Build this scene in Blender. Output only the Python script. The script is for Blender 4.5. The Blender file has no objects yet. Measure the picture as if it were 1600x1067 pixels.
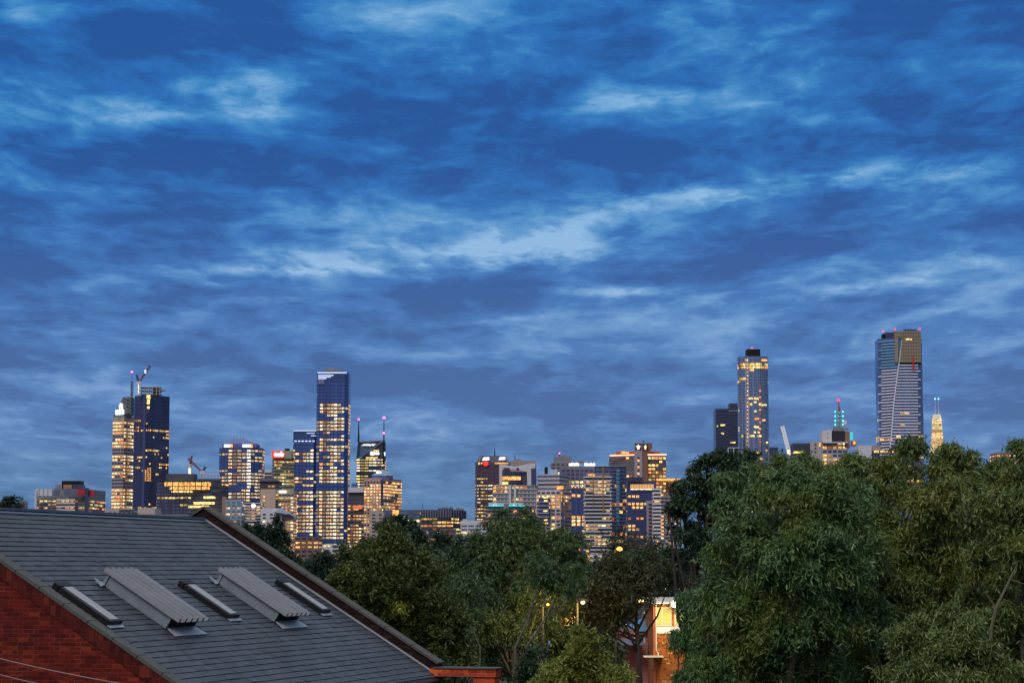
import bpy, math, random
import numpy as np
from mathutils import Vector
R = math.radians
scene = bpy.context.scene
COL = scene.collection

# ------------------------------------------------------------------ camera
FPX = 3400.0                                   # focal length in photograph pixels (photo is 1600 wide)
TILT = math.atan(350.5/FPX)
H = 8.0
cam_d = bpy.data.cameras.new('camera'); cam = bpy.data.objects.new('camera', cam_d); COL.objects.link(cam)
cam.location = (0, 0, H); cam.rotation_euler = (math.pi/2+TILT, 0, 0)
cam_d.sensor_width = 36; cam_d.lens = 36*FPX/1600
cam_d.clip_start = 0.5; cam_d.clip_end = 30000
scene.camera = cam
scene.view_settings.view_transform = 'Standard'; scene.view_settings.look = 'None'
scene.view_settings.exposure = 0; scene.view_settings.gamma = 1

CT, ST = math.cos(TILT), math.sin(TILT)
def at(x, y, D):
    """place on the ground plan: bearing and height of photo pixel (x, y) at a real distance of D metres"""
    u = x-800; v = 533.5-y
    dy = -v*ST+FPX*CT; dz = v*CT+FPX*ST
    s = D/dy
    return Vector((u*s, D, H+dz*s))

def srgb(r, g, b):
    f = lambda c: (c/255/12.92 if c/255 <= .04045 else ((c/255+.055)/1.055)**2.4)
    return (f(r), f(g), f(b))

# ------------------------------------------------------------------ sun and sky
SUN_EL, SUN_AZ = R(46), R(205)                 # soft afterglow from behind the camera, a little to its left
sd = bpy.data.lights.new('sun', 'SUN'); sd.energy = 1.5; sd.angle = R(25); sd.color = (1, .90, .82)
so = bpy.data.objects.new('sun', sd); COL.objects.link(so)
sv = Vector((math.sin(SUN_AZ)*math.cos(SUN_EL), math.cos(SUN_AZ)*math.cos(SUN_EL), math.sin(SUN_EL)))
so.rotation_euler = (-sv).to_track_quat('-Z', 'Y').to_euler()

class NT:
    def __init__(s, nt): s.t = nt; s.n = nt.nodes; s.l = nt.links
    def node(s, ty, **k):
        n = s.n.new(ty)
        for a, b in k.items(): setattr(n, a, b)
        return n
    def put(s, inp, v):
        if isinstance(v, bpy.types.NodeSocket): s.l.new(v, inp)
        else:
            try: inp.default_value = v
            except Exception: inp.default_value = tuple(v)+(1,)
    def m(s, op, a, b=0, c=None, clamp=False):
        n = s.node('ShaderNodeMath', operation=op, use_clamp=clamp)
        s.put(n.inputs[0], a); s.put(n.inputs[1], b)
        if c is not None: s.put(n.inputs[2], c)
        return n.outputs[0]
    def vm(s, op, a, b=None):
        n = s.node('ShaderNodeVectorMath', operation=op); s.put(n.inputs[0], a)
        if b is not None: s.put(n.inputs[1], b)
        return n.outputs[0]
    def mix(s, f, a, b, blend='MIX'):
        n = s.node('ShaderNodeMix', data_type='RGBA', blend_type=blend)
        s.put(n.inputs[0], f)
        for i, v in ((6, a), (7, b)):
            if isinstance(v, bpy.types.NodeSocket): s.l.new(v, n.inputs[i])
            else: n.inputs[i].default_value = tuple(v)[:3]+(1,)
        return n.outputs[2]
    def noise(s, vec, scale, detail=4, rough=.5, dist=0):
        n = s.node('ShaderNodeTexNoise'); s.put(n.inputs['Vector'], vec)
        n.inputs['Scale'].default_value = scale; n.inputs['Detail'].default_value = detail
        n.inputs['Roughness'].default_value = rough; n.inputs['Distortion'].default_value = dist
        return n.outputs[0]
    def ramp(s, f, stops, interp='LINEAR'):
        n = s.node('ShaderNodeValToRGB'); s.put(n.inputs[0], f); e = n.color_ramp.elements; n.color_ramp.interpolation = interp
        while len(e) < len(stops): e.new(.5)
        for i, (p, c) in enumerate(stops):
            e[i].position = p; e[i].color = (tuple(c)+(1,))[:4] if not isinstance(c, (int, float)) else (c, c, c, 1)
        return n.outputs[0]
    def smooth(s, v, a, b):
        n = s.node('ShaderNodeMapRange', interpolation_type='SMOOTHSTEP')
        s.put(n.inputs[0], v); n.inputs[1].default_value = a; n.inputs[2].default_value = b
        return n.outputs[0]

world = bpy.data.worlds.new('World'); scene.world = world; world.use_nodes = True
W = NT(world.node_tree); W.n.clear()
tc = W.node('ShaderNodeTexCoord'); D0 = tc.outputs['Generated']
sx = W.node('ShaderNodeSeparateXYZ'); W.put(sx.inputs[0], D0); dx, dy, dz = sx.outputs
el = W.m('MAXIMUM', dz, 0.0)
den = W.m('ADD', el, .10)
cx = W.node('ShaderNodeCombineXYZ'); W.put(cx.inputs[0], W.m('DIVIDE', W.m('ARCTAN2', dx, dy), den)); W.put(cx.inputs[1], W.m('ADD', W.m('MULTIPLY', W.m('LOGARITHM', W.m('ADD', el, .05), 2.71828), 1.65), W.m('MULTIPLY', W.m('LOGARITHM', W.m('ADD', el, .012), 2.71828), .55))); cx.inputs[2].default_value = 8.2
cp = cx.outputs[0]
def wsum(*a):
    o = a[0]
    for b in a[1:]: o = W.m('ADD', o, b)
    return o
def warped(vec, amp, sc):
    w = W.node('ShaderNodeTexNoise'); W.put(w.inputs['Vector'], vec); w.inputs['Scale'].default_value = sc; w.inputs['Detail'].default_value = 4
    v = W.vm('SCALE', W.vm('SUBTRACT', w.outputs['Color'], (.5, .5, .5))); v.node.inputs['Scale'].default_value = amp
    return W.vm('ADD', vec, v)
cpw = warped(warped(cp, .22, 2.6), .07, 9)
def deck(vec):                                   # height of the lumpy underside of the cloud deck
    return wsum(W.m('MULTIPLY', W.noise(vec, 2.7, 11, .60), .75), W.m('MULTIPLY', W.noise(vec, .9, 2, .5), .25))
n1 = deck(cpw)
up = W.vm('ADD', cpw, (.004, .045, 0)); n1b = deck(up)
relief = W.m('SUBTRACT', n1b, n1)               # light catching the far edges of the lumps
n3 = W.noise(cpw, 14, 6, .62)
puff = lambda sc: W.m('ABSOLUTE', W.m('SUBTRACT', W.noise(warped(cp, .14, 7), sc, 3, .5), .5))
crease = wsum(W.m('MULTIPLY', W.m('SUBTRACT', 1, W.smooth(puff(3.2), 0, .14)), .10), W.m('MULTIPLY', W.m('SUBTRACT', 1, W.smooth(puff(7.5), 0, .14)), .03), -.075)
# where the cloud deck is thin: broad breaks at given bearings and elevations (sky directions)
def gap(x, y, wx, wy, amp, rot=0):
    u = (x-800)/FPX; v = (884-y)/FPX
    du = W.m('SUBTRACT', W.m('DIVIDE', dx, W.m('MAXIMUM', dy, .05)), u)
    dv = W.m('SUBTRACT', dz, v)
    if rot: dv = W.m('SUBTRACT', dv, W.m('MULTIPLY', du, rot))
    e = W.m('ADD', W.m('POWER', W.m('ABSOLUTE', W.m('DIVIDE', du, wx/FPX)), 2), W.m('POWER', W.m('ABSOLUTE', W.m('DIVIDE', dv, wy/FPX)), 2))
    return W.m('MULTIPLY', W.m('EXPONENT', W.m('MULTIPLY', e, -1)), amp)
bias = None
for g in [(420, 428, 120, 9, .20, .02), (600, 410, 280, 26, .18, .02), (860, 376, 140, 34, .24, .12), (1180, 306, 460, 20, .20, .07), (300, 95, 110, 24, .02, -.1), (380, 160, 60, 50, .17, -.2),
          (460, 105, 120, 20, .08, 0), (190, 200, 80, 18, .18, .1), (170, 160, 30, 30, .06, 0), (1050, 160, 130, 16, .13, 0), (1200, 180, 160, 26, .06, 0), (1090, 260, 60, 16, .07, .2), (1000, 18, 160, 18, .06, 0), (10, 30, 34, 40, .12, 0), (1450, 160, 140, 14, .06, 0),
          (650, 50, 160, 50, .04, 0), (1350, 455, 180, 10, .14, .08), (960, 458, 120, 10, .24, 0), (250, 525, 260, 18, .07, .02), (780, 503, 80, 7, .14, .08), (700, 155, 60, 10, .07, 0), (120, 340, 60, 20, .07, .3), (170, 445, 40, 12, .07, .1), (460, 272, 30, 8, .07, 0),
          (1130, 100, 260, 50, -.09, 0), (330, 260, 360, 44, -.10, 0), (790, 330, 180, 22, -.06, 0), (700, 270, 300, 40, -.04, 0), (100, 400, 160, 50, -.05, 0), (700, 465, 420, 24, -.07, 0), (60, 100, 100, 40, -.05, 0),
          (1200, 385, 260, 34, -.05, 0), (950, 250, 140, 26, -.06, .1), (1450, 255, 200, 14, -.04, 0), (560, 580, 600, 30, -.03, 0)]:
    o = gap(*g); bias = o if bias is None else W.m('ADD', bias, o)
elr0 = W.smooth(el, .03, .20)
brk = wsum(.42, W.m('MULTIPLY', W.smooth(W.noise(warped(cp, .22, 5), 6.0, 8, .62), .38, .60), .95))   # ragged cloud shreds inside every break
bias = W.m('MULTIPLY', bias, W.mix(W.m('GREATER_THAN', bias, 0), (1, 1, 1), brk))
d1 = wsum(n1, W.m('MULTIPLY', wsum(W.m('MULTIPLY', W.m('SUBTRACT', n3, .5), .24), W.m('MULTIPLY', W.m('SUBTRACT', W.noise(cpw, 7, 8, .6), .5), .28)), W.m('MULTIPLY_ADD', elr0, .75, .25)), W.m('MULTIPLY', relief, .7), crease, bias, W.m('MULTIPLY', W.m('SUBTRACT', 1, elr0), .012))
elr = W.smooth(el, .03, .20)
def tone(lo, hi): return W.mix(elr, srgb(*lo), srgb(*hi))
c0 = tone((72, 108, 164), (24, 80, 152)); c1 = tone((88, 131, 188), (32, 104, 180)); c2 = tone((122, 157, 206), (56, 132, 194)); c3 = tone((165, 190, 228), (132, 180, 222))
skyc = W.mix(W.smooth(d1, .38, .54), c0, c1); skyc = W.mix(W.smooth(d1, .51, .64), skyc, c2); skyc = W.mix(W.smooth(d1, .60, .82), skyc, c3)
low = W.mix(W.smooth(d1, .38, .62), srgb(78, 119, 160), srgb(100, 141, 180))
skyc = W.mix(W.smooth(el, .008, .075), low, skyc)
# overhead and behind the camera the sky is brighter and more neutral (fill light added to the unseen sky)
over = W.smooth(el, .28, .65); back = W.m('MULTIPLY', W.smooth(W.m('MULTIPLY', dy, -1), -.2, .8), .8)
skyc = W.mix(over, skyc, W.mix(n1, (.46, .54, .64), (.72, .78, .84)))
skyc = W.mix(back, skyc, W.mix(n1, (.16, .20, .36), (.32, .32, .40)))
sk = W.node('ShaderNodeTexSky', sky_type='NISHITA', sun_disc=False, sun_elevation=R(2), sun_rotation=SUN_AZ)
tot = W.node('ShaderNodeMix', data_type='RGBA', blend_type='ADD'); tot.inputs[0].default_value = .01
W.l.new(skyc, tot.inputs[6]); W.l.new(sk.outputs[0], tot.inputs[7])
bg = W.node('ShaderNodeBackground'); W.l.new(tot.outputs[2], bg.inputs[0]); bg.inputs[1].default_value = 1.0
wo = W.node('ShaderNodeOutputWorld'); W.l.new(bg.outputs[0], wo.inputs[0])

# ------------------------------------------------------------------ materials
MATS = {}
def mat(name, col=(.5, .5, .5), rough=.7, var=.15, vscale=.3, metal=0, spec=.5, emit=None, estr=0, bump=0):
    if name in MATS: return MATS[name]
    if col[2] > 1.8*col[0] and not metal and max(col) < .32: col = tuple(c*1.2+k_ for c, k_ in zip(col, (.026, .034, .030)))
    m = bpy.data.materials.new(name); m.use_nodes = True; T = NT(m.node_tree); b = T.n['Principled BSDF']
    g = T.node('ShaderNodeNewGeometry')
    if var:
        nz = T.noise(g.outputs['Position'], vscale, 5, .6)
        c = T.mix(nz, [x*(1-var) for x in col], [min(1, x*(1+var)) for x in col])
        if name.startswith('glass') or name.endswith('glass'): c = T.mix(T.m('MULTIPLY', T.m('POWER', g.outputs['Random Per Island'], 2), .5), c, [min(1, x*2.2+.03) for x in col])  # random panes lightened in colour to imitate differing reflections
        T.l.new(c, b.inputs['Base Color'])
        if bump:
            bn = T.node('ShaderNodeBump'); bn.inputs['Strength'].default_value = bump; T.l.new(T.noise(g.outputs['Position'], vscale*6, 4), bn.inputs['Height']); T.l.new(bn.outputs[0], b.inputs['Normal'])
    else: b.inputs['Base Color'].default_value = tuple(col)+(1,)
    b.inputs['Roughness'].default_value = rough; b.inputs['Metallic'].default_value = metal; b.inputs['Specular IOR Level'].default_value = spec
    if emit: b.inputs['Emission Color'].default_value = tuple(emit)+(1,); b.inputs['Emission Strength'].default_value = estr
    MATS[name] = m; return m
def glow(name, col, strength, sample=False):
    if name in MATS: return MATS[name]
    m = bpy.data.materials.new(name); m.use_nodes = True; T = NT(m.node_tree); T.n.clear()
    e = T.node('ShaderNodeEmission'); e.inputs[0].default_value = tuple(col)+(1,); e.inputs[1].default_value = strength
    o = T.node('ShaderNodeOutputMaterial'); T.l.new(e.outputs[0], o.inputs[0])
    if not sample: m.cycles.emission_sampling = 'NONE'
    MATS[name] = m; return m
def litmat(name, stops, lo, hi):
    """a lit room behind glass: lamp colour differs from pane to pane, brighter and darker patches inside"""
    m = bpy.data.materials.new(name); m.use_nodes = True; T = NT(m.node_tree); T.n.clear()
    g = T.node('ShaderNodeNewGeometry'); rnd = g.outputs['Random Per Island']
    c = T.ramp(rnd, stops)
    mp = T.node('ShaderNodeMapping'); T.l.new(g.outputs['Position'], mp.inputs[0]); mp.inputs['Scale'].default_value = (1, 1, 1.9)
    nz = T.noise(mp.outputs[0], .55, 3, .6)
    st = T.m('MULTIPLY', T.m('ADD', T.m('MULTIPLY', T.m('POWER', T.m('FRACT', T.m('MULTIPLY', rnd, 37.7)), 1.3), hi-lo*.6), lo*.6), T.m('ADD', T.m('MULTIPLY', T.smooth(nz, .36, .62), 1.25), .25))
    e = T.node('ShaderNodeEmission'); T.l.new(c, e.inputs[0]); T.l.new(st, e.inputs[1])
    o = T.node('ShaderNodeOutputMaterial'); T.l.new(e.outputs[0], o.inputs[0])
    m.cycles.emission_sampling = 'NONE'; MATS[name] = m; return m
LIT = litmat('lit_office', [(0, (1, .36, .10)), (.25, (1, .52, .18)), (.55, (1, .72, .34)), (1, (1, .84, .54))], .55, 1.5)
LITO = litmat('lit_orange', [(0, (1, .24, .06)), (.5, (1, .42, .10)), (1, (1, .62, .24))], .45, 1.5)
LITY = litmat('lit_yellow', [(0, (1, .55, .12)), (.5, (1, .72, .22)), (1, (1, .86, .46))], .6, 1.45)
LITW = litmat('lit_white', [(0, (1, .85, .6)), (1, (1, .95, .85))], .7, 1.4)
def glass(name, col, rough=.12, spec=.6): return mat(name, col, rough, .25, .08, 0, spec)
G_NAVY = glass('glass_navy', srgb(20, 34, 88)); G_BLUE = glass('glass_blue', srgb(24, 58, 130)); G_DARK = glass('glass_dark', srgb(22, 26, 44))
G_TEAL = glass('glass_teal', srgb(40, 110, 130)); G_PURP = glass('glass_purple', srgb(34, 30, 74)); G_GREY = glass('glass_grey', srgb(60, 72, 95))
CONC = mat('concrete_pale', (.42, .40, .40)); CONCD = mat('concrete_grey', (.22, .22, .25)); WHITE = mat('white_render', (.62, .62, .66), var=.08)
CREAM = mat('cream_stone', (.42, .34, .26)); PINK = mat('pink_granite', (.50, .33, .28)); OLIVE = mat('olive_stone', (.27, .26, .17)); BROWN = mat('brown_granite', (.10, .055, .075))
NAVYW = mat('navy_panel', srgb(34, 40, 78), .35); REDP = mat('red_panel', (.42, .02, .04), .5); STEEL = mat('galvanised_steel', (.36, .38, .40), .45, .2, 2.5, .6)
DARKM = mat('dark_metal', (.006, .006, .007), .55, spec=.3); REDST = mat('crane_red', (.26, .07, .08), .5); WHST = mat('crane_white', (.7, .66, .66), .5)
REDL = glow('beacon_red', (1, .05, .10), 2.2); PINKL = glow('beacon_pink', (1, .15, .45), 3); TEALL = glow('led_teal', (.10, .72, .80), .9); WL = glow('sign_white', (1, .97, .86), 2.2)
WLB = glow('sign_cool', (.80, .92, 1), 1.5); RL = glow('sign_red', (1, .05, .04), 1.2); ORL = glow('strip_orange', (1, .50, .22), 2.0); GOLDL = glow('louvre_gold', (1, .60, .24), .95)
BLL = glow('line_blue', (.60, .72, 1), 1.1); CYL = glow('lamp_cyan', (.3, .95, 1), 2)

# ------------------------------------------------------------------ mesh helpers
class MB:
    def __init__(s): s.v = []; s.f = []; s.m = []
    def poly(s, pts, mi=0):
        k = len(s.v); s.v += [Vector(p) for p in pts]; s.f.append(list(range(k, k+len(pts)))); s.m.append(mi)
    def hexa(s, c, mi=0):
        """c: eight corners, bottom ring then top ring (counter-clockwise seen from above)"""
        k = len(s.v); s.v += [Vector(p) for p in c]
        for f in ((3, 2, 1, 0), (4, 5, 6, 7), (0, 1, 5, 4), (1, 2, 6, 5), (2, 3, 7, 6), (3, 0, 4, 7)): s.f.append([k+i for i in f]); s.m.append(mi)
    def box(s, x0, x1, y0, y1, z0, z1, mi=0): s.hexa([(x0, y0, z0), (x1, y0, z0), (x1, y1, z0), (x0, y1, z0), (x0, y0, z1), (x1, y0, z1), (x1, y1, z1), (x0, y1, z1)], mi)
    def prism(s, foot, z0, z1, mi=0, top=None):
        n = len(foot); k = len(s.v); tf = top or foot
        zz = z1 if isinstance(z1, (list, tuple)) else [z1]*n
        s.v += [Vector((p[0], p[1], z0)) for p in foot]+[Vector((p[0], p[1], zz[i])) for i, p in enumerate(tf)]
        for i in range(n): j = (i+1) % n; s.f.append([k+i, k+j, k+n+j, k+n+i]); s.m.append(mi)
        s.f.append([k+n+i for i in range(n)]); s.m.append(mi); s.f.append([k+n-1-i for i in range(n)]); s.m.append(mi)
    def tube(s, pts, rad, n=6, mi=0):
        rad = rad if isinstance(rad, (list, tuple)) else [rad]*len(pts); pts = [Vector(p) for p in pts]; k = len(s.v)
        for i, p in enumerate(pts):
            t = (pts[min(i+1, len(pts)-1)]-pts[max(i-1, 0)]).normalized()
            a = t.cross(Vector((0, 0, 1))); a = a.normalized() if a.length > .05 else Vector((1, 0, 0)); b = t.cross(a)
            s.v += [p+a*(rad[i]*math.cos(6.2832*q/n))+b*(rad[i]*math.sin(6.2832*q/n)) for q in range(n)]
        for i in range(len(pts)-1):
            for q in range(n): r = (q+1) % n; s.f.append([k+i*n+q, k+(i+1)*n+q, k+(i+1)*n+r, k+i*n+r]); s.m.append(mi)
        s.f.append([k+q for q in range(n)]); s.m.append(mi); e = k+(len(pts)-1)*n; s.f.append([e+n-1-q for q in range(n)]); s.m.append(mi)
    def ball(s, c, r, mi=0, n=8, sz=1):
        c = Vector(c); k = len(s.v); h = n//2
        for i in range(h+1):
            a = math.pi*i/h
            for q in range(n): s.v.append(c+Vector((r*math.sin(a)*math.cos(6.2832*q/n), r*math.sin(a)*math.sin(6.2832*q/n), r*math.cos(a)*sz)))
        for i in range(h):
            for q in range(n): j = (q+1) % n; s.f.append([k+i*n+q, k+(i+1)*n+q, k+(i+1)*n+j, k+i*n+j]); s.m.append(mi)
    def lattice(s, p0, p1, w, th, n, mi=0):
        p0, p1 = Vector(p0), Vector(p1); t = (p1-p0).normalized(); a = t.cross(Vector((0, 1, 0))).normalized(); b = t.cross(a)
        C = [a*w/2*i+b*w/2*j for i, j in ((1, 1), (1, -1), (-1, -1), (-1, 1))]
        for c in C: s.tube([p0+c, p1+c], th, 4, mi)
        for k in range(n):
            q0 = p0.lerp(p1, k/n); q1 = p0.lerp(p1, (k+1)/n)
            for i in range(4):
                j = (i+1) % 4; s.tube([q0+C[i], q1+C[j]] if k % 2 else [q0+C[j], q1+C[i]], th*.7, 3, mi); s.tube([q1+C[i], q1+C[j]], th*.6, 3, mi)
    def build(s, name, mats, root=None, parent=None, smooth=False):
        """vertices are world coordinates; they are stored relative to the thing's empty"""
        org = Vector(root['org']) if root is not None else Vector((0, 0, 0))
        me = bpy.data.meshes.new(name); me.from_pydata([v-org for v in s.v], [], s.f)
        for m in (mats if isinstance(mats, (list, tuple)) else [mats]): me.materials.append(m)
        me.polygons.foreach_set('material_index', s.m)
        uv = me.uv_layers.new(name='UVMap')
        for p in me.polygons:
            n = p.normal
            t = Vector((0, 0, 1)).cross(n) if abs(n.z) < .999 else Vector((1, 0, 0))
            t = t.normalized() if t.length > 1e-6 else Vector((1, 0, 0)); b = n.cross(t)
            for li in p.loop_indices:
                q = me.vertices[me.loops[li].vertex_index].co+org; uv.data[li].uv = (q.dot(t), q.dot(b))
        if smooth: me.polygons.foreach_set('use_smooth', [True]*len(me.polygons))
        me.update()
        o = bpy.data.objects.new(name, me); COL.objects.link(o)
        pr = parent or root
        if pr is not None: o.parent = pr
        return o
def tag(o, label, cat, group=None):
    o['label'] = label; o['category'] = cat
    if group: o['group'] = group
    return o
ORG = {}
def thing(name, label, cat, loc, group=None):
    o = bpy.data.objects.new(name, None); COL.objects.link(o); o.location = loc; o['org'] = tuple(loc); o.empty_display_size = 1
    return tag(o, label, cat, group)
def structure(o): o['kind'] = 'structure'; return o

# ------------------------------------------------------------------ ground
gm = mat('ground_soil', (.018, .024, .012), .95, .4, .02)
g = MB(); g.box(-6000, 6000, -200, 9000, -1, 0); structure(g.build('ground', gm))
road = MB(); road.poly([(-40, 150, .004), (70, 118, .004), (72, 127, .004), (-38, 159, .004)]); structure(road.build('road', mat('asphalt', (.05, .05, .052), .9, .2, .5)))
pv = MB(); k0 = [(-40, 159, 0), (70, 127, 0), (70.6, 129, 0), (-39.4, 161, 0)]
pv.hexa(k0+[(p[0], p[1], .12) for p in k0]); structure(pv.build('pavement', mat('paving', (.25, .24, .22), .9)))

# ------------------------------------------------------------------ foreground brick hall
AZ = math.atan(1037/3418); PIT = R(31.4)
dA = Vector((math.sin(AZ), math.cos(AZ), 0)); sH = Vector((math.cos(AZ), -math.sin(AZ), 0))
sD = sH*math.cos(PIT)+Vector((0, 0, -math.sin(PIT))); nR = Vector((sH.x*math.sin(PIT), sH.y*math.sin(PIT), math.cos(PIT)))
P0 = at(-121, 791, 46.0)
def RF(a, b, h=0): return P0+dA*a+sD*b+nR*h                  # a along the ridge, b down the slope, h off the slope
def rbox(m, a0, a1, b0, b1, h0, h1, mi=0):
    m.hexa([RF(a0, b1, h0), RF(a1, b1, h0), RF(a1, b0, h0), RF(a0, b0, h0), RF(a0, b1, h1), RF(a1, b1, h1), RF(a1, b0, h1), RF(a0, b0, h1)], mi)

def uvnoise(T, sc, det=5):
    u = T.node('ShaderNodeUVMap'); return u.outputs[0], T.noise(u.outputs[0], sc, det, .65)
def brickmat(name, c1, c2, mortar, dirt, bw=.24, bh=.086, rot=0):
    m = bpy.data.materials.new(name); m.use_nodes = True; T = NT(m.node_tree); b = T.n['Principled BSDF']
    u, big = uvnoise(T, .7)
    vec = u
    if rot:
        mp = T.node('ShaderNodeMapping'); mp.inputs['Rotation'].default_value = (0, 0, rot); T.l.new(u, mp.inputs[0]); vec = mp.outputs[0]
    br = T.node('ShaderNodeTexBrick'); T.l.new(vec, br.inputs['Vector'])
    br.inputs['Scale'].default_value = 1; br.inputs['Brick Width'].default_value = bw; br.inputs['Row Height'].default_value = bh
    br.inputs['Mortar Size'].default_value = .006; br.inputs['Mortar Smooth'].default_value = .3; br.inputs['Bias'].default_value = -.1
    br.inputs['Color1'].default_value = tuple(c1)+(1,); br.inputs['Color2'].default_value = tuple(c2)+(1,)
    br.inputs['Mortar'].default_value = tuple(mortar)+(1,)
    fine = T.noise(u, 9, 6, .7)
    # per-brick tone from a coarse cell noise
    sv_ = T.node('ShaderNodeSeparateXYZ'); T.l.new(vec, sv_.inputs[0]); row = T.m('FLOOR', T.m('DIVIDE', sv_.outputs[1], bh))
    colm = T.m('FLOOR', T.m('ADD', T.m('DIVIDE', sv_.outputs[0], bw), T.m('MULTIPLY', T.m('FLOORED_MODULO', row, 2), -.5)))
    cc = T.node('ShaderNodeCombineXYZ'); T.put(cc.inputs[0], colm); T.put(cc.inputs[1], row); vo = T.node('ShaderNodeTexWhiteNoise'); T.l.new(cc.outputs[0], vo.inputs['Vector'])
    sp = T.node('ShaderNodeSeparateColor'); T.l.new(vo.outputs['Color'], sp.inputs[0])
    c = T.mix(T.smooth(sp.outputs[0], .80, .95), br.outputs[0], [min(1, c1[0]*1.5), c1[1]*2.6, c1[2]*1.8])
    c = T.mix(T.m('MULTIPLY', T.smooth(sp.outputs[1], .6, .95), .7), c, [x*.3 for x in c1])
    c = T.mix(T.m('MULTIPLY', T.smooth(big, .45, .75), .5), c, dirt)
    c = T.mix(T.m('MULTIPLY', T.m('SUBTRACT', fine, .35), .6, None, True), c, [x*.4 for x in c1])
    # weathering takes the paint off some joints
    c = T.mix(T.m('MULTIPLY', T.m('MULTIPLY', br.outputs['Fac'], T.smooth(T.noise(u, 1.6, 5), .40, .60)), .6), c, c1)
    T.l.new(c, b.inputs['Base Color']); b.inputs['Roughness'].default_value = .85; b.inputs['Specular IOR Level'].default_value = .2
    bp = T.node('ShaderNodeBump'); bp.inputs['Distance'].default_value = .01; bp.inputs['Strength'].default_value = .6; bp.invert = True; T.l.new(br.outputs['Fac'], bp.inputs['Height']); T.l.new(bp.outputs[0], b.inputs['Normal'])
    return m
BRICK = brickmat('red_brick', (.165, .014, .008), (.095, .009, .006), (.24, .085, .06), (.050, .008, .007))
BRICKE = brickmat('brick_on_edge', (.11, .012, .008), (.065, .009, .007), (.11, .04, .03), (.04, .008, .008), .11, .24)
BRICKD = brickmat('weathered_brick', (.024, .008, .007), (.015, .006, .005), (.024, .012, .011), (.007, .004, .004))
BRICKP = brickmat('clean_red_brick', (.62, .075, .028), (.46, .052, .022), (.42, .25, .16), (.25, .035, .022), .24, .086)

# slate
SL = bpy.data.materials.new('slate'); SL.use_nodes = True; T = NT(SL.node_tree); b = T.n['Principled BSDF']
u, big = uvnoise(T, .5)
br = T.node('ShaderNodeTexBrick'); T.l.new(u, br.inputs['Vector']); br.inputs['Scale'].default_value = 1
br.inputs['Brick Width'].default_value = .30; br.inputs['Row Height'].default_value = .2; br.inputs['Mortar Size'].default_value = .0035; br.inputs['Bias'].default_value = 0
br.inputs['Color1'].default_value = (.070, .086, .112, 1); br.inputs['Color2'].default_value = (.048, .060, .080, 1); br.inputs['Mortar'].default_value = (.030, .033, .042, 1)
mp = T.node('ShaderNodeMapping'); mp.inputs['Scale'].default_value = (14, 1.2, 1); T.l.new(u, mp.inputs[0]); st = T.noise(mp.outputs[0], 1, 4, .6)
sv_ = T.node('ShaderNodeSeparateXYZ'); T.l.new(u, sv_.inputs[0]); row = T.m('FLOOR', T.m('DIVIDE', sv_.outputs[1], .2)); cc = T.node('ShaderNodeCombineXYZ')
T.put(cc.inputs[0], T.m('FLOOR', T.m('ADD', T.m('DIVIDE', sv_.outputs[0], .3), T.m('MULTIPLY', T.m('FLOORED_MODULO', row, 2), -.5)))); T.put(cc.inputs[1], row); wn = T.node('ShaderNodeTexWhiteNoise'); T.l.new(cc.outputs[0], wn.inputs['Vector'])
slt = T.mix(wn.outputs[0], (.028, .036, .048), (.070, .082, .102)); slt = T.mix(br.outputs['Fac'], slt, (.022, .026, .034))  # dark joint lines, shade between slates painted into the colour
c = T.mix(T.m('MULTIPLY', st, .4), slt, (.10, .112, .13)); c = T.mix(T.m('MULTIPLY', T.smooth(big, .4, .7), .6), c, (.034, .040, .050)); c = T.mix(T.m('MULTIPLY', T.smooth(T.noise(u, 5.5, 6, .7), .60, .72), .55), c, (.13, .14, .12))
T.l.new(c, b.inputs['Base Color']); T.l.new(T.m('ADD', T.m('MULTIPLY', st, .3), .42), b.inputs['Roughness']); b.inputs['Specular IOR Level'].default_value = .35

LEN, RUN = 13.95, 7.9
HCAP = mat('cement_coping', (.085, .088, .08), .9, .35, 3, bump=.4); ZINC = mat('lead_flashing', (.42, .44, .47), .5, .15, 2, .3)
hall = thing('brick_hall', 'red brick hall with a dark slate gable roof, skylights and ribbed metal ventilators', 'building', (P0.x, P0.y, 0))
r = MB(); e = .2; i = 0; SR = random.Random(8)
while i*e < RUN:                                              # overlapping slate courses, each with a raised lower edge
    b0, b1 = i*e, min((i+1)*e, RUN)
    ns = 46; cut = [.30+(LEN-.30)*q/ns for q in range(ns+1)]
    for q in range(ns):
        h = .018+SR.uniform(-.004, .005); bb = b1+SR.uniform(-.004, .005) if i*e+e < RUN else b1
        if SR.random() < .006: bb += .03
        r.poly([RF(cut[q], bb, h), RF(cut[q+1], bb, h), RF(cut[q+1], b0, .004), RF(cut[q], b0, .004)]); r.poly([RF(cut[q], bb, .003), RF(cut[q+1], bb, .003), RF(cut[q+1], bb, h), RF(cut[q], bb, h)], 1)
    i += 1
sDb = -sH*math.cos(PIT)+Vector((0, 0, -math.sin(PIT))); nB = Vector((-nR.x, -nR.y, nR.z))
r.poly([P0+dA*.30+sDb*RUN, P0+dA*.30, P0+dA*LEN, P0+dA*LEN+sDb*RUN])
r.build('roof', [SL, mat('slate_edge_shade', (.012, .013, .018), .9, .3, 3)], hall)  # lip faces darkened in colour to give the shade under each course
m = MB()                                                      # rolled metal ridge cap
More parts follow.
